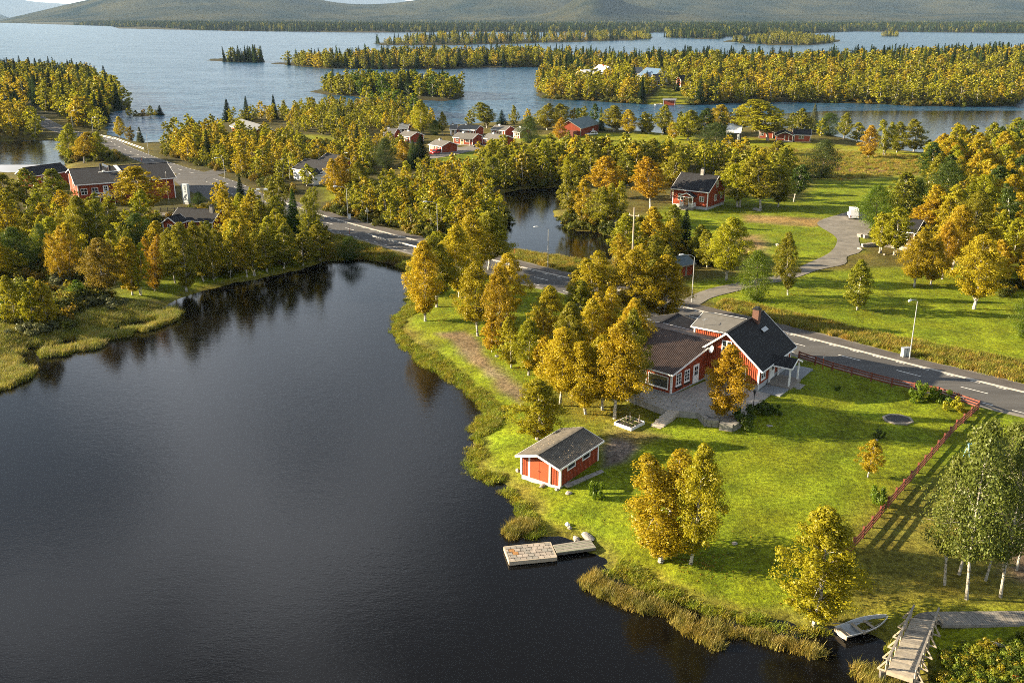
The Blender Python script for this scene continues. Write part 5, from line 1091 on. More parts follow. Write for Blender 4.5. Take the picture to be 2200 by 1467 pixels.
wood([(787, 95), (1000, 98), (1200, 93), (1405, 85), (1390, 77), (1200, 84), (900, 88)], 15, (7, 14), 'yyvg', .55, 'on the far headland', 'trees of the far headland', ratio=.34, far=True, maxn=2600)
wood([(1550, 91), (1740, 98), (1808, 90), (1700, 84)], 12, (8, 12), 'yyvv', .25, 'on the far island', 'trees of the far island', ratio=.34, far=True, maxn=900)
wood([(1890, 79.3), (1935, 79.6), (1930, 76), (1895, 76)], 12, (7, 11), 'yv', .2, 'on the farthest islet', 'trees of the farthest islet', ratio=.34, far=True, maxn=120)
for seed_, band in enumerate(([(-300, 57), (240, 58), (500, 67), (1000, 70), (1400, 72), (1400, 64), (800, 63), (250, 53)], [(1400, 72), (1440, 82), (1545, 85), (1700, 75), (1840, 69), (2500, 73), (2500, 62), (1400, 62)], [(240, 56), (800, 64), (1500, 66), (2500, 63), (2600, 50), (1800, 48), (800, 47), (240, 50)])):
    wood(band, (14, 13, 34)[seed_], (9, 16), 'vvvy', .9, 'in the far forest', 'far forest', ratio=.34, far=True, seed=seed_, maxn=(9000, 9000, 8000)[seed_])
# ------------------------------------------------------------------ the 300 trees of a kind that show largest stand as things; the rest are masses
for t in TREES:
    dep = t['y'] * _c + (CAM_H - t['z']) * _s; t['px'] = t['h'] / dep * FPX
    u = CXP + FPX * t['x'] / dep; vv = CYP - FPX * (-(t['y']) * -_s + (t['z'] - CAM_H) * _c) / dep
    t['seen'] = -60 < u < 2260 and t['y'] > 45
single = {k: [] for k in ('birch', 'spruce', 'round', 'aspen')}; mass = {'birch': [], 'spruce': []}
for k in single:
    L_ = sorted([t for t in TREES if t['kind'] == k], key=lambda t: (-t['pri'], not t['seen'], -t['px']))
    cap = {'birch': 296, 'spruce': 230}.get(k, 999)
    for i, t in enumerate(L_): (single[k] if i < cap and (t['seen'] or t['pri']) else mass.get(k, single[k])).append(t)
NAMES = dict(birch='birch_tree', spruce='spruce_tree', round='green_tree', aspen='aspen_tree')
cnt = {}
def height_word(t, hs): 
    q = sorted(hs); r = q.index(t['h']) / max(1, len(q) - 1); return 'low ' if r < .33 else ('' if r < .67 else 'tall ')
def single_out():
    by = {}
    for k in single:
        for t in single[k]: by.setdefault(t['label'], []).append(t)
    ords = 'leftmost,second from the left,third from the left,fourth from the left,fifth from the left,sixth from the left,seventh from the left,eighth from the left,ninth from the left,tenth from the left'.split(',')
    for lab, ts in by.items():
        if len(ts) < 2: continue
        if len(ts) > 3:
            q = sorted(ts, key=lambda t: t['y']); n = len(q)
            for i, t in enumerate(q): t['rowword'] = ('front row', 'middle row', 'back row')[min(2, i * 3 // n)]
            rows = [[t for t in ts if t['rowword'] == w_] for w_ in ('front row', 'middle row', 'back row')]
        else: rows = [ts]
        for row in rows:
            row.sort(key=lambda t: t['x'] / (t['y'] + 14)); n = len(row)
            for i, t in enumerate(row):
                o = '' if n == 1 else ((ords[i] if i < n - 1 or n > 10 else 'rightmost') if i < 10 else 'far right') + ' '
                t['label'] = o + (t['rowword'] + ' ' if 'rowword' in t else '') + lab
groups = {}
for k in single:
    for t in single[k]: groups.setdefault((t['group'], k), []).append(t)
for k in single:
    for t in single[k]:
        if not t['label']:
            hs = [q['h'] for q in groups[(t['group'], k)]]
            t['label'] = height_word(t, hs) + WORD[t['tone']] + ' ' + ('spruce ' if k == 'spruce' else 'birch ') + t['place']
single_out()
for k in single:
    for j, t in enumerate(single[k]):
        t['label'] = ' '.join(t['label'].split()[:16])
        t['group2'] = t['group'] or {'birch': 'birches one by one round the houses', 'spruce': 'spruces among the birches', 'round': 'round green trees', 'aspen': 'aspens by the boardwalk'}[k]
        r = random.Random(int(t['x'] * 31 + t['y'] * 17)); px = t['px']; rz = r.uniform(0, 6.28)
        col = np.array(TONE[t['tone']]) * r.uniform(.86, 1.14) * np.array([r.uniform(.92, 1.08), 1, 1]); col = (*col, 1)
        zs = t['h'] / 10
        if k == 'birch' and px < 48 or k == 'spruce' and px < 46:
            P_ = SMALLB if k == 'birch' else SMALLS; me = P_[j % len(P_)]; xs = t['r'] / rad95(me)
            o = put(NAMES[k], me, None, (t['x'], t['y'], t['z']), rz); o.scale = (xs, xs, zs); o.color = col
            tag(o, t['label'], 'tree', t['group2']); continue
        if k == 'birch':
            pl = NEARB if px > 118 else MIDB; me = pl[(t['var'] if t['var'] is not None else r.randrange(99)) % len(pl)]; R0 = 2.75
        elif k == 'spruce': me = NEARS[r.randrange(3)]; R0 = 1.8
        elif k == 'round': me = ROUND[r.randrange(3)]; R0 = 4.5
        else: me = ASPEN[j % 3]; R0 = 2.8
        root = empty(NAMES[k], (t['x'], t['y'], t['z']), rz, t['label'], 'tree', t['group2']); xs = t['r'] / rad95(me[0]); root.scale = (xs, xs, zs)
        cr_ = put('crown', me[0], root); cr_.color = col; put('trunk', me[1], root)
def mass_obj(name, ts, col, R0):
    if not ts: return
    rng = np.random.default_rng(5); P_ = [(t['x'], t['y'], t['z']) for t in ts]; tall = np.array([t['h'] / 10 for t in ts]); wd = np.array([t['r'] for t in ts]) / R0
    tint = np.array([TONE[t['tone']] for t in ts]) * rng.uniform(.82, 1.18, (len(ts), 1)); scatter(name, P_, wd, tint, col, tall)
mass_obj('birch_forest', mass['birch'], FBIRCH, 2.2); mass_obj('spruce_forest', mass['spruce'], FSPRUCE, 1.5)
print('TREES', {k: len(v) for k, v in single.items()}, {k: len(v) for k, v in mass.items()})
# ------------------------------------------------------------------ undergrowth, shore grass, reeds, meadow
def fill_pts(poly_px, n, cond=None, seed=0, z=1.0):
    poly = P2(poly_px, z); rng = np.random.default_rng(seed + 77); lo, hi = poly.min(0), poly.max(0); out = np.zeros((0, 2)); it = 0
    while len(out) < n and it < 40:
        q = rng.uniform(lo, hi, (n * 2, 2)); q = q[inside(q, poly)]
        if len(q) and cond is not None: q = q[cond(q)]
        out = np.vstack([out, q]); it += 1
    return out[:n]
def tints(n, cols, seed=3):
    rng = np.random.default_rng(seed); c = np.array(cols)[rng.integers(0, len(cols), n)]; return c * rng.uniform(.75, 1.25, (n, 1))
def z_of(P_, lo=-.3): return np.column_stack([P_, np.maximum(ground(P_), lo)])
rg = np.random.default_rng(9)
# sedge along the property shore
S1 = fill_pts([(830, 560), (900, 560), (900, 650), (900, 720), (1000, 800), (1100, 880), (1060, 980), (1180, 1130), (1290, 1150), (1480, 1270), (1700, 1320), (1920, 1330), (1980, 1467), (1800, 1420), (1500, 1400), (1300, 1330), (1180, 1190), (1050, 1090), (960, 1000), (990, 880), (900, 800), (820, 710)], 2800, lambda q: (lambda d: (d > -1.0 - .5 * wob(q, 3)) & (d < 1.4 + 1.1 * wob(q, 5)) & (wob(q, 2.0) > -.62))(landd(q)) & (np.hypot(*(q - at(1235, 1180, .3)).T) > 4.0) & (np.hypot(*(q - at(1850, 1345, .2)).T) > 2.6), 1)
scatter('shore_grass', z_of(S1), rg.uniform(.6, 1.25, len(S1)), tints(len(S1), [(.22, .27, .022), (.30, .30, .03), (.17, .22, .018), (.21, .20, .03)]), TUFT, rg.uniform(.25, .75, len(S1)) * (1 + .35 * wob(S1, 4)) * np.where(S1[:, 1] < 64, 1.5, 1))
S2 = fill_pts([(1120, 1100), (1240, 1170), (1300, 1230), (1500, 1310), (1760, 1370), (1960, 1440), (1900, 1460), (1700, 1420), (1500, 1390), (1260, 1300), (1180, 1210), (1080, 1120)], 900, lambda q: (lambda d: (d > -3.4 - 1.2 * wob(q, 4)) & (d < .4))(landd(q)) & (RNG.random(len(q)) < .25 + .55 * smooth(-3.4, .3, landd(q))) & (wob(q, 5, 1) > -.8) & (np.hypot(*(q - at(1180, 1190, .3)).T) > 4.2) & (np.hypot(*(q - at(1850, 1350, .2)).T) > 2.6), 2)
scatter('reeds', z_of(S2, -.15), rg.uniform(.55, 1.0, len(S2)), tints(len(S2), [(.24, .21, .04), (.30, .25, .06), (.18, .18, .03)]), REED, rg.uniform(.25, .85, len(S2)))
S3 = fill_pts([(-60, 640), (130, 690), (340, 640), (385, 660), (340, 720), (230, 770), (130, 830), (40, 880), (-80, 930)], 5200, lambda q: (lambda d: (d > -7.5 - 2.5 * wob(q, 6)) & (d < 9))(landd(q)) & ((wob(q, 5.0, 1) > -.75) & ((landd(q) > -1) | (wob(q, 2.2) > -.05))), 3)
scatter('reed_bed', z_of(S3, -.15), rg.uniform(.8, 1.3, len(S3)), tints(len(S3), [(.25, .26, .035), (.32, .30, .06), (.20, .24, .03), (.36, .33, .12)]), REED, rg.uniform(.45, .95, len(S3)))
S4 = np.vstack([fill_pts([(1060, 345), (1120, 318), (1260, 320), (1500, 312), (1740, 322), (2010, 338), (2020, 368), (1800, 388), (1600, 348), (1240, 352)], 3600, None, 4), fill_pts([(1530, 668), (1700, 708), (1960, 775), (2220, 838), (2300, 800), (1960, 735), (1700, 675), (1560, 645)], 1500, lambda q: segdist(q, ROADC[::3], False) > 6.3, 5), fill_pts([(1090, 552), (1180, 576), (1310, 606), (1340, 580), (1200, 546), (1110, 536)], 900, lambda q: segdist(q, ROADC[::3], False) > 6.3, 6), fill_pts([(700, 500), (880, 560), (880, 585), (760, 560), (700, 545)], 500, lambda q: (segdist(q, ROADC[::3], False) > 5) & (landd(q) > 0), 7)])
scatter('meadow_grass', z_of(S4), rg.uniform(.8, 1.6, len(S4)), tints(len(S4), [(.26, .23, .04), (.22, .23, .028), (.18, .20, .022), (.28, .21, .04)]), TUFT, rg.uniform(.5, 1.2, len(S4)))
inw = [([(-60, 610), (330, 600), (560, 582), (700, 545), (690, 470), (540, 440), (250, 470), (-100, 460)], 1300), ([(700, 478), (905, 520), (1000, 540), (1065, 520), (1092, 470), (1010, 380), (850, 395), (700, 455)], 800), ([(330, 345), (500, 395), (690, 440), (800, 370), (820, 330), (640, 300), (420, 285)], 700), ([(1020, 402), (1200, 402), (1360, 355), (1080, 352)], 300), ([(1330, 590), (1540, 570), (1500, 530), (1340, 540)], 150), ([(2000, 352), (2010, 500), (2160, 640), (2400, 600), (2400, 340)], 500), ([(0, 700), (150, 700), (170, 660), (240, 640), (0, 630)], 220), ([(1150, 216), (1400, 226), (1960, 230), (2300, 226), (2300, 215), (1400, 216), (1160, 206)], 700), ([(2000, 1490), (2015, 1400), (2060, 1378), (2230, 1372), (2260, 1500)], 230), ([(130, 345), (230, 350), (300, 350), (225, 310), (145, 300)], 160), ([(1200, 500), (1330, 510), (1300, 480), (1220, 460)], 80)]
S5 = np.vstack([fill_pts(p, n, lambda q: (landd(q) > .3) & (segdist(q, ROADC[::3], False) > 6.2), 20 + i) for i, (p, n) in enumerate(inw)])
for c in CLEAR: S5 = S5[~inside(S5, c)]
tu_ = tints(len(S5), [(.10, .105, .014), (.07, .085, .014), (.16, .14, .014), (.13, .145, .018), (.20, .14, .012)]); tu_[S5[:, 1] < 64] *= np.array([1.25, 1.5, 1.1]); su_ = rg.uniform(.7, 1.7, len(S5)); su_[S5[:, 1] < 64] *= .34; scatter('undergrowth', z_of(S5), su_, tu_, BUSH)
# fallen leaves under the birches by the houses
FP = []; fr_ = np.random.default_rng(12)
for t in single['birch']:
    if t['px'] > 100 and t['x'] > -20: n = 170; a = fr_.uniform(0, 6.28, n); q = np.abs(fr_.normal(size=n)) * t['r'] * 1.2; FP.append(np.stack([t['x'] + q * np.cos(a) + .5 * t['r'], t['y'] + q * np.sin(a)], 1))
FP = np.vstack(FP); FP = FP[landd(FP) > .5]; FZ = ground(FP) + .035; q = hloc(FP); FZ = np.where((q[:, 0] > -10) & (q[:, 0] < .2) & (q[:, 1] > -1.5) & (q[:, 1] < 13), np.maximum(FZ, HZ + .01), FZ); n = len(FP); s_ = fr_.uniform(.05, .10, (n, 1)); a = fr_.uniform(0, 6.28, n); dx = np.stack([np.cos(a), np.sin(a), np.zeros(n)], 1) * s_; dy = np.stack([-np.sin(a), np.cos(a), fr_.uniform(-.4, .4, n)], 1) * s_ * .7; C0 = np.column_stack([FP, FZ])
fo = tag(put('fallen_leaves', mesh_np('fallen_leaves', np.stack([C0 - dx, C0 - dy, C0 + dx, C0 + dy], 1).reshape(-1, 3), quads(n * 4), [LEAF])), kind='stuff'); fo.color = (.30, .20, .02, 1)
# pale willow shrubs and garden shrubs that stand alone
SHR = [mesh_np('shrub', *(lambda V: (V, quads(len(V))))(leaves(np.random.default_rng(s).normal(size=(16, 3)) * [.42, .42, .26] + [0, 0, .48], np.full(16, .34), 1700, .13, np.random.default_rng(s))), [LEAF]) for s in (101, 102)]
for bx, by, hh, rr, tn, lab in ((90, 718, 1.7, 2.2, 'w', 'pale grey willow shrub at the foot of the reed bank birches'), (55, 716, 1.4, 1.9, 'w', 'grey shrub beside the pale one on the reed bank'), (135, 705, 1.4, 1.7, 'w', 'grey willow shrub at the lake side of the reed bank'), (250, 665, 1.3, 1.8, 'w', 'pale willow shrub alone at the reed bed end'), (205, 655, 1.6, 2.2, 'w', 'grey green willow shrub below the rusty birch'), (170, 655, 1.4, 1.8, 'w', 'grey green willow shrub below the little pale birch'), (130, 612, 1.5, 2.0, 'w', 'grey willow shrub under the single orange birch'),
    (1277, 1068, 1.5, .75, 'l', 'small fresh green sapling by the boathouse wall'), (1977, 858, 2.0, 1.1, 'l', 'tall lime green bush at the road fence'), (2015, 862, 1.3, 1.2, 'l', 'low lime green bush at the road fence'), (2048, 884, 1.2, 1.0, 'y', 'yellow green bush nearest the fence corner'), (1888, 1092, 1.6, .9, 'l', 'fresh green bush at the long fence'), (1887, 940, .9, .5, 'p', 'tiny planted sapling with a stone at its foot'), (1600, 915, 1.5, 1.5, 'd', 'dark bush at the patio wall corner'), (1655, 886, .9, .9, 'd', 'dark low bush on the lawn by the patio'), (1628, 888, 1.0, 1.1, 'd', 'dark bush at the foot of the garden lamp'), (1800, 838, .4, .4, 'd', 'tiny dark plant on the shaded lawn'), (1062, 330, 2.3, 2.6, 'd', 'dark green bush by the cabin yard'), (1420, 318, 1.8, 3.6, 'd', 'dark willow clump in the middle of the field'), (1395, 322, 1.5, 2.6, 'd', 'smaller willow clump beside the dark one in the field'), (1222, 306, 1.3, 2.8, 'w', 'pale shrub before the barn')):
    p = on(bx, by); o = put('shrub', SHR[int(bx) % 2], None, p, bx % 6); o.scale = (rr, rr, hh); c = np.array(TONE[tn]) * 1.05; o.color = (*c, 1); tag(o, lab, 'shrub', 'shrubs standing alone')
# ------------------------------------------------------------------ fences
def fence(label, pts, spacing, skip_last=False, h=1.05):
    pts = [np.array(p) for p in pts]; root = empty('rail_fence', (*pts[0][:2], 0), 0, label, 'fence', 'red rail fences'); o = np.array([*pts[0][:2], 0])
    L_ = [0]; 
    for a, b in zip(pts[:-1], pts[1:]): L_.append(L_[-1] + np.linalg.norm((b - a)[:2]))
    n = max(1, round(L_[-1] / spacing)); S_ = np.linspace(0, L_[-1], n + 1); Q = [np.array([np.interp(s, L_, [p[k] for p in pts]) for k in range(2)]) for s in S_]; Z = ground(np.array(Q))
    me = MB().box(-.075, .075, -.075, .075, -.3, h).box(-.09, .09, -.09, .09, h, h + .04).mesh('post', REDF)
    for i in range(n + 1):
        if i == n and skip_last: continue
        an = math.atan2(*(Q[min(i + 1, n)] - Q[max(i - 1, 0)])[::-1]); put('post', me, root, (*(Q[i] - o[:2]), Z[i]), an)
    for i in range(n):
        d = Q[i + 1] - Q[i]; nn = np.array([-d[1], d[0]]) / np.linalg.norm(d) * .095
        for zz in (.32, .62, .92): MB().bar((*(Q[i] - o[:2] + nn), Z[i] + zz), (*(Q[i + 1] - o[:2] + nn), Z[i + 1] + zz), 0.05, .16).build('rail', REDF, root)
E1 = [on(1716, 772), on(1780, 794), on(1860, 816), on(1935, 836), on(2015, 850), on(2101, 880)]
fence('red rail fence running along the road from the house corner', E1, 2.35, True)
fence('red rail fence going from the road corner down to the lake', [on(2101, 880), on(2050, 925), on(1985, 1000), on(1920, 1075), on(1858, 1150), on(1812, 1204)], 2.15)
p = on(2196, 950); fp = empty('gate_post', p, 0, 'single thick red post standing at the frame side beyond the fence', 'post'); MB().box(-.11, .11, -.11, .11, -.3, 1.7).build('shaft', REDF, fp); MB().box(-.14, .14, -.14, .14, 1.7, 1.76).build('cap', REDF, fp)
# village log fence
vf = [on(346, 458), on(420, 455)]
def simple_fence(name, label, a, b, n, h, m, rails=(.4, .8)):
    root = empty(name, (a[0], a[1], a[2]), 0, label, 'fence'); d = np.array(b) - np.array(a)
    for i in range(n + 1): q = d * i / n; MB().box(q[0] - .06, q[0] + .06, q[1] - .06, q[1] + .06, q[2] - .3, q[2] + h).build('post', m, root)
    for i in range(n):
        for zz in rails: q0, q1 = d * i / n, d * (i + 1) / n; MB().bar((q0[0], q0[1], q0[2] + zz), (q1[0], q1[1], q1[2] + zz), .04, .1).build('rail', m, root)
    return root
simple_fence('log_fence', 'weathered post fence along the village path under the hall', vf[0], vf[1], 5, 1.2, WOODD)
simple_fence('bridge_rail', 'white rail on the lake side of the road bridge', on(244, 300), on(310, 324), 8, 1.0, WHITE)
simple_fence('bridge_rail', 'white rail along the road toward the far bank', on(212, 294), on(244, 301), 4, 1.0, WHITE)
# guard rail at the lake head
ga = [on(800, 514), on(850, 526), on(905, 540)]; root = empty('guard_rail', ga[0], 0, 'grey steel guard rail above the head of the lake', 'guard rail'); o = np.array(ga[0])
for i in range(2):
    MB().bar((*(ga[i] - o)[:2], .62), (*(ga[i + 1] - o)[:2], .62), .06, .28).build('rail', STEEL, root)
    for t in (0, .33, .66): q = (ga[i] + (ga[i + 1] - ga[i]) * t - o); MB().box(q[0] - .05, q[0] + .05, q[1] + .05, q[1] + .15, -.6, .7).build('post', WOODG, root)
# ------------------------------------------------------------------ lamps, poles, signs
def lamp(bx, by, ty, head, label, arm=2.0):
    p = on(bx, by); dv = -(ty - CYP) / FPX; h = CAM_H + (-_s + dv * _c) * p[1] / (_c + dv * _s) - p[2]
    r = empty('street_lamp', p, 0, label, 'street lamp', 'street lamps along the road'); MB().tube([(0, 0, -.3), (0, 0, 1.2), (0, 0, h)], [.085, .08, .05], 8).build('pole', STEEL, r)
    ax, ay = head; n = math.hypot(ax, ay); ax, ay = ax / n * arm, ay / n * arm
    MB().tube([(0, 0, h - .05), (ax * .35, ay * .35, h + .35), (ax, ay, h + .55)], .035, 6).build('arm', STEEL, r)
    q = MB().tube([(ax * .92, ay * .92, h + .55), (ax * 1.05, ay * 1.05, h + .57), (ax * 1.3, ay * 1.3, h + .55), (ax * 1.36, ay * 1.36, h + .52)], [.06, .13, .14, .05], 8); q.build('lamp_head', WHITE, r)
lamp(1953.6, 772, 647, (-.7, -.7), 'street lamp standing at the cycle path beside the grey cabinet')
lamp(1486, 649.6, 552, (-.9, -.4), 'street lamp at the mouth of the gravel drive')
lamp(1177, 577, 492, (-.9, -.4), 'street lamp between the pond and the road')
lamp(940.5, 514, 438, (-.9, -.35), 'street lamp before the roadside thicket')
lamp(748, 474, 405, (-.9, -.35), 'slim street lamp near the triangular sign')
lamp(623, 385, 345, (-.5, -.8), 'street lamp in front of the white house')
lamp(485, 397, 342, (-.5, -.8), 'street lamp at the side road corner')
lamp(320, 335, 287, (-.8, -.5), 'street lamp on the road before the bridge')
lamp(200, 284, 255, (.8, -.5), 'street lamp past the bridge, next to the headland')
lamp(157, 276, 240, (.8, -.5), 'farthest street lamp, in front of the headland trees')
p = on(571, 500); r = empty('floodlight_mast', p, 0, 'mast with twin white floodlights among the birches', 'floodlight'); MB().tube([(0, 0, -.2), (0, 0, 8.6)], [.09, .05], 7).build('pole', WOODD, r)
MB().bar((-.8, 0, 8.6), (.8, 0, 8.6), .06, .06).build('crossbar', STEEL, r)
for s in (-1, 1): q = MB().bar((s * .75, -.1, 8.7), (s * .75, -.25, 8.45), .65, .5); q.build('floodlight', WHITE, r)
p = on(363.4, 438); r = empty('flag_pole', p, 0, 'thin white pole with a round top before the hall', 'flag pole', 'flag poles'); MB().tube([(0, 0, -.2), (0, 0, 7.0)], [.07, .045], 7).build('pole', WOODG, r); MB().tube([(0, 0, 6.95), (0, 0, 7.1), (0, 0, 7.25)], [.05, .16, .03], 8).build('knob', WHITE, r)
p = on(243, 424); r = empty('flag_pole', p, 0, 'pole with a white and red flag by the balcony of the hall', 'flag pole', 'flag poles'); MB().tube([(0, 0, -.2), (0, 0, 7.3)], [.05, .03], 6).build('pole', REDP, r)
q = MB(); q.plate([(0, 0, 7.3), (-1.6, .1, 8.0), (-1.5, 0, 7.4), (0, 0, 6.6)], .02); fl = q.build('flag', WHITE, r); q = MB(); q.plate([(.02, -.03, 6.95), (-.5, -.01, 6.98), (-.1, -.03, 6.0), (.1, -.03, 5.9)], .02); q.build('red_end', REDP, fl)
# utility poles
p = on(1356, 612); zt = 12.4; r = empty('utility_pole', p, 0, 'tall wooden utility pole with one crossarm rising from the golden birches', 'utility pole', 'utility poles'); MB().tube([(0, 0, -.4), (0, 0, 6), (0, 0, zt)], [.16, .14, .10], 8).build('pole', WOODP, r); ca = MB().bar((-.75, .55, zt - 1.3), (.75, -.55, zt - 1.3), .08, .10).build('crossarm', WOODP, r)
for s in (-.9, 0, .9): MB().tube([(.75 * s, -.55 * s, zt - 1.24), (.75 * s, -.55 * s, zt - 1.0)], [.05, .03], 6).build('insulator', WHITE, ca)
p = on(1008, 271); r = empty('utility_pole', p, 0, 'dark utility pole on the shore behind the cabins', 'utility pole', 'utility poles'); MB().tube([(0, 0, -.4), (0, 0, 7.2)], [.15, .10], 7).build('pole', WOODD, r); MB().bar((-.9, 0, 6.8), (.9, 0, 6.8), .1, .12).build('crossarm', WOODD, r)
# pylon sign with dark upright writing
p = on(402, 439); r = empty('pylon_sign', (p[0], p[1], p[2]), -.42, 'tall white pylon sign with dark upright lettering at the road junction', 'sign')
MB().box(-.8, .8, -.4, .4, .5, 4.6).build('panel', WHITEW if False else mat('sign_white', (.46, .50, .52), .5, .05, 2.0), r); MB().box(-.8, .8, -.35, .35, -.5, .5).build('foot', STEEL, r); INK = mat('sign_ink', (.03, .05, .07), .6, .1, 3.0)
q = MB(); y_ = -.406
for k, segs in enumerate(([(0, 0, .5, .07), (0, .2, .5, .07), (0, 0, .08, .27)], [(0, 0, .5, .07), (.2, 0, .08, .3), (0, .23, .5, .07)], [(0, 0, .5, .07), (.42, 0, .08, .3)], [(0, 0, .5, .07), (0, .12, .3, .06), (.42, 0, .08, .3)])):
    for (a, b, w_, h_) in segs: q.box(-.05 + a, -.05 + a + w_, y_ - .02, y_, 4.1 - .45 * k - b - h_ + .25, 4.1 - .45 * k - b + .25)
q.build('lettering', INK, r); q = MB()
for x0_, z0_, x1_, z1_ in ((-.6, 1.0, -.1, 1.9), (-.1, 1.9, .5, 2.4), (.5, 2.4, .1, 1.5), (.1, 1.5, .7, .9), (-.1, 1.9, .2, 1.2), (.2, 1.2, -.5, .9)): q.bar((x0_, y_ - .01, z0_), (x1_, y_ - .01, z1_), .02, .16)
q.build('emblem', INK, r)
q = MB()
for k in range(2): q.box(-.82, -.8, -.25, -.1, 3.4 - .7 * k, 3.9 - .7 * k).box(-.82, -.8, .05, .2, 3.4 - .7 * k, 3.9 - .7 * k)
q.build('lettering', INK, r)
# road sign, markers, cabinet
p = on(790, 479); r = empty('road_sign', p, .5, 'triangular road sign seen beside the cycle path', 'road sign'); MB().tube([(0, 0, -.2), (0, 0, 3.2)], .045, 6).build('post', STEEL, r); MB().add([(-.5, -.06, 2.3), (.5, -.06, 2.3), (0, -.06, 3.2), (-.5, -.03, 2.3), (.5, -.03, 2.3), (0, -.03, 3.2)], [(0, 1, 2), (5, 4, 3), (0, 2, 5, 3), (2, 1, 4, 5), (1, 0, 3, 4)]).build('plate', STEEL, r)
for bx, by, lab in ((1106, 551, 'orange snow stake on the verge by the pond corner'), (1767, 793, 'orange snow stake behind the fence at the road'), (751, 503, 'red and white road marker at the lake head'), (305, 349, 'orange marker at the far road bend')):
    p = on(bx, by); r = empty('road_marker', p, 0, lab, 'road marker', 'road markers'); MB().tube([(0, 0, -.1), (0, 0, 1.9)], [.05, .04], 6).build('stake', REDP, r); MB().tube([(0, 0, 1.45), (0, 0, 1.7)], .055, 6).build('reflector', WHITE, r)
p = on(1944, 766); r = empty('electric_cabinet', p, .35, 'grey electric cabinet in the grass beside the street lamp', 'cabinet'); MB().box(-.5, .5, -.25, .25, 0, 1.15).build('body', mat('cabinet_grey', (.42, .43, .40), .6, .08, 2.0), r); MB().box(-.55, .55, -.3, .3, 1.15, 1.22).build('lid', STEEL, r); MB().box(-.02, .02, -.27, -.25, .1, 1.1).build('door_gap', BLACKM, r)
p = on(751, 471); r = empty('electric_cabinet', p, .2, 'small pale cabinet at the foot of the slim street lamp', 'cabinet'); MB().box(-.3, .3, -.2, .2, -.1, 1.0).build('body', WHITE, r); MB().box(-.34, .34, -.24, .24, 1.0, 1.06).build('lid', STEEL, r)
p = on(1618, 880); p[2] = 1.5; r = empty('garden_lamp', p, 0, 'black garden lamp post at the patio edge', 'garden lamp'); MB().tube([(0, 0, -.2), (0, 0, .3), (0, 0, 1.9)], [.07, .045, .035], 8).build('post', BLACKM, r); MB().tube([(0, 0, 1.9), (0, 0, 2.2)], [.08, .15], 6).build('lantern', GLASS, r); MB().tube([(0, 0, 2.2), (0, 0, 2.27), (0, 0, 2.45)], [.2, .16, .02], 6).build('hood', BLACKM, r)
# ------------------------------------------------------------------ garden things
p = on(1929, 902); r = empty('octagon_bed', p, -.12, 'octagonal grey edged gravel bed sunk in the lawn', 'garden bed'); R_ = 1.42; oc = [(R_ * 1.12 * math.cos(k * math.pi / 4 + .39), R_ * math.sin(k * math.pi / 4 + .39)) for k in range(8)]
MB().slab([(x * .9, y * .9) for x, y in oc], -.1, .07).build('gravel_fill', mat('dark_gravel', (.045, .043, .042), .9, .5, 14.0, bump=.02), r)
for k in range(8):
    a, b = oc[k], oc[(k + 1) % 8]; MB().slab([a, b, (b[0] * .84, b[1] * .84), (a[0] * .84, a[1] * .84)], -.1, .14).build('edge_board', WOODG, r)
a, b, c = on(1319, 913), on(1356, 926), on(1378, 909); u_ = (b - a)[:2]; L1 = np.linalg.norm(u_); v_ = (c - b)[:2]; L2 = np.linalg.norm(v_); r = empty('raised_bed', a, math.atan2(u_[1], u_[0]), 'white sided raised garden bed with stakes on the lawn', 'garden bed')
for (x0, x1, y0, y1) in ((0, L1 / 2 - .01, 0, .06), (L1 / 2 + .01, L1, 0, .06), (0, L1, L2 - .06, L2), (0, .06, .06, L2 - .06), (L1 - .06, L1, .06, L2 - .06)): MB().box(x0, x1, y0, y1, -.1, .36).build('side_board', WHITEW, r)
MB().box(.06, L1 - .06, .06, L2 - .06, -.1, .28).build('soil', DARKSOIL, r)
for yy in (.35, .7): MB().bar((.1, L2 * yy, .42), (L1 - .1, L2 * yy, .42), .06, .05).build('lath', WOODP, r)
for xx, yy in ((.2, .9), (.45, .6), (.7, .95), (.92, .6), (.3, .5)): MB().box(L1 * xx - .025, L1 * xx + .025, L2 * yy - .025, L2 * yy + .025, .2, .95).build('stake', WOODP, r)
V = leaves(np.random.default_rng(4).uniform([.2, .2, .35], [L1 - .2, L2 - .2, .45], (26, 3)), np.full(26, .16), 900, .08, np.random.default_rng(4)); cp = put('herbs', mesh_np('herbs', V, quads(len(V)), [LEAF]), r); cp.color = (.08, .11, .015, 1); cp['kind'] = 'stuff'
def boulder(bx, by, s, m, label, sq=(1, 1, .6), z=None):
    p = on(bx, by); bm = bmesh.new(); bmesh.ops.create_icosphere(bm, subdivisions=2, radius=s); rr = random.Random(int(bx * 3 + by))
    for v in bm.verts: k = rr.uniform(.8, 1.15); v.co = Vector((v.co.x * sq[0] * k, v.co.y * sq[1] * k, max(v.co.z * sq[2] * k, -s * .3)))
    me = bpy.data.meshes.new('boulder'); bm.to_mesh(me); bm.free(); me.materials.append(m); o = put('boulder', me, None, (p[0], p[1], max(p[2], 0) + s * .12), bx % 3); tag(o, label, 'stone', 'stones lying about')
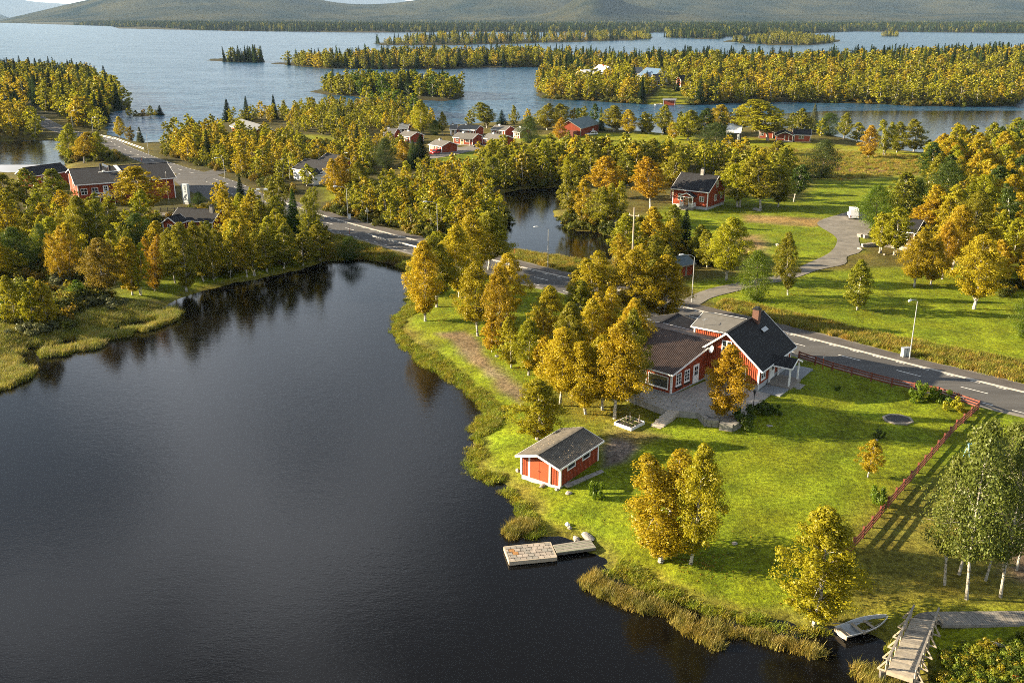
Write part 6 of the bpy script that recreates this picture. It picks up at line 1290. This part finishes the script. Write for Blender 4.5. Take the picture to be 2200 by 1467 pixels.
for bx, by, s, m, lab, sq in ((1112, 1012, .3, STONEW, 'pale slab stone under the corner of the boathouse', (1, .6, .9)), (1128, 1026, .25, STONEW, 'rounded stone before the boathouse wall', (1.2, .7, .5)), (1168, 1042, .4, STONEW, 'flat stone step under the boathouse doors', (1.6, .6, .35)), (1196, 1052, .25, STONEW, 'stone by the white corner of the boathouse', (1.1, .7, .5)), (1222, 1060, .3, STONEW, 'pair like stone at the water below the boathouse', (1, 1, .6)), (1219, 1127, .22, WHITEW, 'small white stone at the lawn edge above the jetty', (1, 1, 1)), (1224, 1134, .2, STONEW, 'small pale stone touching the white one above the jetty', (1, 1, 1)), (1262, 1153, .55, STONE, 'big flat stone slab where the jetty meets the shore', (1.4, .8, .35)), (1238, 1158, .4, STONE, 'stone beside the jetty gangway', (1.1, .7, .6)), (1578, 1168, .24, STONE, 'single grey stone on the open lawn', (1, .8, .8)), (1883, 946, .18, STONE, 'stone at the foot of the planted sapling', (1, 1, .8)), (1653, 915, .28, STONE, 'flat stone on the lawn by the dark bush', (1.3, .8, .3)), (1068, 766, .3, STONE, 'stone in the grass beside the dirt path', (1, .8, .8)), (1900, 548, .3, STONEW, 'pale stone on the lawn beneath the terrace wall', (1, .8, .8)), (1847, 536, .5, STONEW, 'rounded pale stone at the end of the terrace wall', (1.4, .7, .6)), (1670, 528, .5, STONEW, 'pale stone in the lush grass near the drive', (1, .8, .8)), (1625, 452, .8, STONE, 'stone pile under the drooping birch', (1.8, .8, .6))): boulder(bx, by, s, m, lab, sq)
wk = empty('slab_path', on(1270, 1022), math.atan2(*(on(1322, 1003) - on(1236, 1042))[:2][::-1]), 'row of grey paving slabs along the boathouse wall', 'slab path')
for k in range(8): MB().box(-3.2 + k * .8, -2.45 + k * .8, -.28, .28, -.1, .06).build('slab', STONE, wk)
# blue tarpaulin and play things in the brown yard
p = on(2142, 978); r = empty('blue_tarpaulin', p, .3, 'bright blue tarpaulin over a stack in the brown yard', 'tarpaulin'); MB().add([(-.8, -.5, 0), (.8, -.6, 0), (.9, .5, 0), (-.7, .6, 0), (-.55, -.3, .7), (.5, -.4, .75), (.7, .3, 1.3), (-.1, .45, .95)], [(4, 5, 6, 7), (0, 1, 5, 4), (1, 2, 6, 5), (2, 3, 7, 6), (3, 0, 4, 7)]).build('cover', mat('blue_sheet', (.02, .16, .45), .45, .15, 2.0), r); MB().box(-.7, .75, -.62, -.5, .04, .16).build('board', WOODP, r)
p = on(2092, 984); r = empty('play_frame', p, .2, 'pale blue play frame half hidden behind the aspens', 'play frame')
for sx in (-.8, .8): MB().bar((sx, -.5, 0), (sx, 0, 1.6), .07, .07).bar((sx, .5, 0), (sx, 0, 1.6), .07, .07).build('leg', mat('pale_blue_paint', (.22, .42, .50), .5, .1, 2.0), r)
MB().bar((-.9, 0, 1.6), (.9, 0, 1.6), .08, .08).build('top_bar', MATS['pale_blue_paint'], r); MB().box(-.25, .25, -.12, .12, .45, .5).bar((-.22, 0, .5), (-.22, 0, 1.6), .02, .02).bar((.22, 0, .5), (.22, 0, 1.6), .02, .02).build('swing', WOODP, r)
p = on(2163, 1398); r = empty('log', p, -.55, 'silver grey split log lying among the bushes', 'log'); MB().tube([(-1.0, 0, .25), (0, .06, .3), (1.0, 0, .22)], [.16, .13, .17], 7).build('wood', WOODG, r); MB().tube([(-.2, .1, .34), (.5, .35, .4)], [.05, .02], 5).build('branch_stub', WOODG, r)
p = on(2180, 1466); r = empty('mooring_buoy', p, 0, 'orange buoy in the bushes at the corner of the view', 'buoy'); MB().tube([(0, 0, 0), (0, 0, .08), (0, 0, .3), (0, 0, .5), (0, 0, .56)], [.05, .22, .3, .2, .05], 10).build('float', mat('buoy_orange', (.7, .13, .03), .5, .1, 2.0), r); MB().tube([(0, 0, .56), (0, 0, .7)], .04, 6).build('eye', BLACKM, r)
# ------------------------------------------------------------------ jetty
def frame4(c):
    c = [np.array(q) for q in c]; return lambda u, v: c[0] * (1 - u) * (1 - v) + c[1] * u * (1 - v) + c[2] * u * v + c[3] * (1 - u) * v
dk4 = P2([(1095, 1206), (1196, 1196), (1182, 1164), (1083, 1174)], .38); f = frame4(dk4); o = dk4[0]
r = empty('floating_jetty', (*o, 0), 0, 'square floating wooden jetty with rust stain on its planks', 'jetty'); tl = random.Random(8)
JM = [mat(f'jetty_plank_{i}', c, .85, .25, 4.0, bump=.004) for i, c in enumerate([(.27, .23, .19), (.31, .265, .22), (.23, .21, .18)])]; RUST = mat('rust_stain', (.30, .15, .05), .9, .3, 6.0)
for i in range(5):
    off_ = .5 / 4 if i % 2 else 0
    for j in range(9):
        u0, u1 = max(0, (j - off_ * 4) / 8), min(1, (j + 1 - off_ * 4) / 8)
        if u1 - u0 < .02: continue
        v0, v1 = i / 5, (i + 1) / 5; g_ = .012; q = [f(a, b) - o for a, b in ((u0 + g_ * .5, v0 + g_), (u1 - g_ * .5, v0 + g_), (u1 - g_ * .5, v1 - g_), (u0 + g_ * .5, v1 - g_))]
        MB().slab(q, .30, .385 + tl.uniform(-.01, .012)).build('plank', RUST if (j == 1 and i in (2, 3)) else JM[tl.randrange(3)], r)
q = MB()
for a, b in (((0, 0), (1, 0)), ((1, 0), (1, 1)), ((1, 1), (0, 1)), ((0, 1), (0, 0))): x, y = f(*a) - o, f(*b) - o; q.bar((*x, .22), (*y, .22), .1, .34)
q.build('frame', WOODP, r); MB().slab([f(a, b) - o for a, b in ((.06, .06), (.94, .06), (.94, .94), (.06, .94))], -.25, .15).build('float', BLACKM, r)
gw = P2([(1197, 1187), (1281, 1176), (1268, 1158), (1188, 1170)], .42); f2 = frame4(gw); o = gw[0]; r = empty('gangway', (*o, 0), 0, 'grey green plank gangway from the shore to the floating jetty', 'gangway')
for i in range(6): q = [f2(a, b) - o for a, b in ((0, i / 6 + .01), (1, i / 6 + .01), (1, (i + 1) / 6 - .01), (0, (i + 1) / 6 - .01))]; MB().slab(q, .34, .42 + tl.uniform(-.01, .01)).build('plank', WOODG if i % 2 else mat('greenish_wood', (.21, .21, .155), .85, .25, 5.0), r)
for v in (.08, .92): a, b = f2(0, v) - o, f2(1, v) - o; MB().bar((*a, .24), (*b, .24), .1, .2).build('beam', WOODD, r)
# ------------------------------------------------------------------ foot bridge and boardwalk
def deck_run(root, o, c0, c1, n, m, z, skew=0.0, over=.0):
    """planks across a run: c0, c1 = (left, right) corners at the two ends"""
    for i in range(n):
        t0, t1 = i / n + .08 / n, (i + 1) / n - .08 / n; l0, l1 = c0[0] + (c1[0] - c0[0]) * t0, c0[0] + (c1[0] - c0[0]) * t1; s0, s1 = c0[1] + (c1[1] - c0[1]) * (t0 + skew), c0[1] + (c1[1] - c0[1]) * (t1 + skew)
        MB().slab([l0 - o, l1 - o, s1 - o, s0 - o], z - .06, z + tl.uniform(-.008, .008)).build('plank', m[tl.randrange(len(m))], root)
BZ = 1.13; far_ = P2([(1960, 1326), (2010, 1331)], BZ); near_ = P2([(1905, 1440), (1962, 1459)], BZ); o = near_[0]
r = empty('foot_bridge', (*o, 0), 0, 'grey wooden foot bridge with braced handrails over the inlet', 'foot bridge'); PM = [mat('bridge_plank_a', (.30, .265, .21), .85, .25, 5.0, bump=.004), mat('bridge_plank_b', (.35, .30, .235), .85, .25, 5.0, bump=.004), WOODG]
deck_run(r, o, near_, far_, 30, PM, BZ)
for k in (0, 1):
    a, b = near_[k] - o, far_[k] - o; d = (b - a) / np.linalg.norm(b - a); sd_ = np.array([d[1], -d[0]]) * (1 if k else -1); MB().bar((*(a + sd_ * -.05), BZ - .16), (*(b + sd_ * -.05), BZ - .16), .12, .2).build('beam', WOODD, r)
    MB().bar((*(a + sd_ * .06), BZ + .8), (*(b + d * .4 + sd_ * .06), BZ + .8), .13, .06).build('handrail', WOODG, r); MB().bar((*(a + sd_ * .06), BZ + .5), (*(b + sd_ * .06), BZ + .5), .05, .12).build('rail', WOODG, r)
    for t in np.linspace(.02, .98, 6):
        q = a + (b - a) * t + sd_ * .08; MB().box(q[0] - .05, q[0] + .05, q[1] - .05, q[1] + .05, BZ - 1.2, BZ + .78).build('post', WOODP, r); e = q + sd_ * .5; MB().bar((*e, BZ - .12), (*(q + sd_ * .05), BZ + .6), .05, .10).build('brace', WOODP, r); MB().bar((*(q - sd_ * .1), BZ - .14), (*(e + sd_ * .05), BZ - .14), .07, .1).build('outrigger', WOODP, r)
a, b = near_[0] - o, near_[1] - o; MB().bar((*a, BZ - .1), (*b, BZ - .1), .14, .3).build('end_beam', WOODP, r); MB().box(a[0] - .3, a[0] + .0, a[1] + .1, a[1] + .4, -.6, BZ - .2).box(b[0], b[0] + .3, b[1] + .1, b[1] + .4, -.6, BZ - .2).build('crib', WOODD, r)
bw0, bw1 = P2([(2024, 1341), (1992, 1313)], BZ), P2([(2330, 1344), (2330, 1311)], BZ); o = bw0[0]; r = empty('boardwalk', (*o, 0), 0, 'long grey boardwalk of slanting planks leading to the foot bridge', 'boardwalk'); deck_run(r, o, bw0[::-1], bw1[::-1], 62, [WOODG, mat('boardwalk_plank', (.20, .185, .16), .85, .3, 5.0, bump=.004)], BZ - .004, .012)
for k in (0, 1): MB().bar((*(bw0[k] - o), BZ - .15), (*(bw1[k] - o), BZ - .15), .12, .18).build('beam', WOODG, r)
cn = P2([(1962, 1324), (2010, 1331), (2024, 1341), (1992, 1313), (1975, 1316)], BZ); MB().slab([q - o for q in (cn[0], cn[1], cn[2], cn[3], cn[4])], BZ - .07, BZ - .010).build('corner_deck', WOODD, r)
# ------------------------------------------------------------------ rowing boat
st_, bo_ = at(1806, 1362, .25), at(1905, 1329, .35); L_ = float(np.linalg.norm(bo_ - st_)); an = math.atan2((bo_ - st_)[1], (bo_ - st_)[0]); r = empty('rowing_boat', (st_[0], st_[1], .02), an, 'old white rowing boat pulled up at the grassy shore', 'rowing boat')
HULLM = mat('worn_white_hull', (.62, .62, .60), .5, .18, 2.5); INM = mat('blue_grey_inside', (.36, .39, .41), .7, .25, 3.0)
ns, nk = 15, 9
def hull_pts(ins):
    V = []
    for i in range(ns):
        t = i / (ns - 1); wd = (.62 + .18 * math.sin(min(t * 1.5, 1.57))) * (1 - max(0, t - .38) ** 2.1 * 2.45 if t > .38 else 1) ; wd = max(wd, .02) - ins; sheer = .46 + .20 * t ** 2.2; keel = .02 + .22 * max(0, t - .6) ** 2 * 4 * .5
        for k in range(nk):
            a = -1 + 2 * k / (nk - 1); y = max(wd, .005) * (abs(a) ** .62) * (1 if a > 0 else -1); z = keel + ins + (sheer - keel - ins) * abs(a) ** 2.3; V.append((L_ * t * (1 - ins * .3), y, z))
    return V
F = [(i * nk + k, i * nk + k + 1, (i + 1) * nk + k + 1, (i + 1) * nk + k) for i in range(ns - 1) for k in range(nk - 1)]
mb = MB(); mb.add(hull_pts(0), F + [tuple(range(nk))]); mb.build('hull', HULLM, r); mb = MB(); mb.add(hull_pts(.035), F + [tuple(range(nk))]); mb.build('inner_hull', INM, r)
hp = hull_pts(0); q = MB(); q.tube([Vector(hp[i * nk]) for i in range(ns)], .03, 5); q.tube([Vector(hp[i * nk + nk - 1]) for i in range(ns)], .03, 5); q.build('gunwale', HULLM, r)
MB().box(-.02, .05, -.6, .6, .12, .46).build('transom', WOODP, r)
for t, w2 in ((.08, .6), (.36, .74), (.62, .62)): MB().box(L_ * t - .12, L_ * t + .12, -w2, w2, .30, .335).build('seat', WOODP, r)
for y0, y1, x0, x1 in ((.75, .05, .15, .75), (-.62, -.25, .45, .95)): mb = MB().tube([(L_ * x0, y0, .5), (L_ * x1 * .9, y1, .42)], .022, 6); mb.bar((L_ * x0, y0, .5), (L_ * (x0 - .14), y0 + (y0 - y1) * .25, .52), .12, .02); mb.build('oar', WOODG, r)
# ------------------------------------------------------------------ vehicles
def car(name, label, bx, by, rz, body, L_=4.3, W2=.86, hb=.78, ht=1.45, van=False, glassm=GLASS, cat='car'):
    p = on(bx, by); r = empty(name, p, rz, label, cat, 'parked vehicles'); a = L_ / 2
    prof = [(-a, .35), (-a - .02 + .02, hb * .95), (-a * .97, hb), (a * .55, hb), (a * .95, hb * .86), (a, .62), (a, .32)] if not van else [(-a, .35), (-a, 1.0), (a * .62, 1.02), (a * .92, .95), (a, .7), (a, .32)]
    def ext(pr, w0, nm, m, par, w1=None):
        n = len(pr); V = [(x, -w0, z) for x, z in pr] + [(x, w0, z) for x, z in pr]; mb = MB(); mb.add(V, [tuple(range(n)), tuple(range(n, 2 * n))[::-1]] + [(i, n + i, n + (i + 1) % n, (i + 1) % n) for i in range(n)])
        me = mb.mesh(nm, m); bm = bmesh.new(); bm.from_mesh(me); bmesh.ops.bevel(bm, geom=bm.edges[:], offset=.06, segments=2, affect='EDGES', clamp_overlap=True); bm.to_mesh(me); bm.free(); return put(nm, me, par)
    bo = ext(prof, W2, 'body', body, r)
    cab_ = [(-a * .93, hb - .08), (-a * .80, ht), (a * .12, ht), (a * .50, hb - .08)] if not van else [(-a * .995, .9), (-a * .93, ht), (a * .45, ht), (a * .80, .95)]
    cb_ = ext(cab_, W2 * .90, 'cabin', body, r)
    g = MB(); zl, zh = hb + .04, ht - .12
    for s in (-1, 1): 
        y = s * (W2 * .90 + .004); y2 = s * (W2 * .90 + .02)
        for x0, x1, x2, x3 in (((-a * .80, -a * .38, -a * .38, -a * .73), (-a * .34, a * .38, a * .12, -a * .34)) if not van else ((a * .15, a * .66, a * .42, a * .15),)):
            zz = zl if not van else 1.1; g.add([(x0, y, zz), (x1, y, zz), (x2, y, zh), (x3, y, zh), (x0, y2, zz), (x1, y2, zz), (x2, y2, zh), (x3, y2, zh)], [(0, 1, 2, 3), (7, 6, 5, 4), (0, 4, 5, 1), (1, 5, 6, 2), (2, 6, 7, 3), (3, 7, 4, 0)])
    g.build('side_window', glassm, cb_)
    xb, xt = (a * .50, a * .12) if not van else (a * .80, a * .45); zb_ = hb if not van else 1.0; k = .1
    MB().plate([(xb - (xb - xt) * k + .03, -W2 * .74, zb_ + (ht - zb_) * k), (xb - (xb - xt) * k + .03, W2 * .74, zb_ + (ht - zb_) * k), (xt + (xb - xt) * k + .03, W2 * .70, ht - .08), (xt + (xb - xt) * k + .03, -W2 * .70, ht - .08)], .03).build('windscreen', glassm, cb_)
    if not van: MB().plate([(-a * .915 - .03, -W2 * .72, hb + .08), (-a * .915 - .03, W2 * .72, hb + .08), (-a * .83 - .03, W2 * .68, ht - .1), (-a * .83 - .03, -W2 * .68, ht - .1)], .03).build('rear_window', glassm, cb_)
    for x in (-a * .6, a * .62):
        for s in (-1, 1):
            w_ = MB().tube([(x, s * (W2 - .16), .32), (x, s * (W2 + .03), .32)], .32, 14).build('wheel', TYRE, r); MB().tube([(x, s * (W2 + .031), .32), (x, s * (W2 + .045), .32)], .18, 10).build('rim', STEEL, w_)
    for s in (-1, 1): MB().box(a - .06, a + .02, s * W2 * .78 - .16, s * W2 * .78 + .16, .58, .72).build('headlight', WHITE, bo); MB().box(-a - .02, -a + .06, s * W2 * .82 - .1, s * W2 * .82 + .1, .6, .85).build('tail_light', REDP, bo)
    MB().box(-a - .025, -a + .03, -.26, .26, .45, .56).build('number_plate', WHITE, bo); return r
cp_ = lambda n, c: mat(n, c, .25, .03, 2.0, spec=.6)
WV = cp_('white_car_paint', (.78, .78, .78))
car('parked_van', 'white van seen from behind at the end of the gravel drive', 1832, 468, 1.35, WV, 4.9, .98, 1.0, 2.15, True, cat='van')
car('parked_car', 'white car before the barn with the green roof', 1271, 291, 3.5, WV)
car('parked_car', 'dark blue car between two holiday cabins', 1027, 316, -1.9, cp_('blue_car_paint', (.012, .022, .06)))
car('parked_car', 'bright red car beside the grey roofed cabin', 936, 331, -2.2, cp_('red_car_paint', (.55, .015, .015)))
p = on(1414, 226); r = empty('rowing_boat', (p[0], p[1], .1), .4, 'tiny white boat by the far boat shed', 'rowing boat'); MB().add([(-2, -.6, .4), (1.2, -.6, .4), (2.4, 0, .55), (1.2, .6, .4), (-2, .6, .4), (-1.8, -.4, 0), (1.2, -.3, 0), (1.2, .3, 0), (-1.8, .4, 0)], [(5, 6, 7, 8), (0, 1, 6, 5), (1, 2, 6), (2, 3, 7), (2, 7, 6), (3, 4, 8, 7), (4, 0, 5, 8)]).build('hull', WHITE, r); MB().box(-.2, .1, -.55, .55, .3, .34).build('seat', WOODP, r)
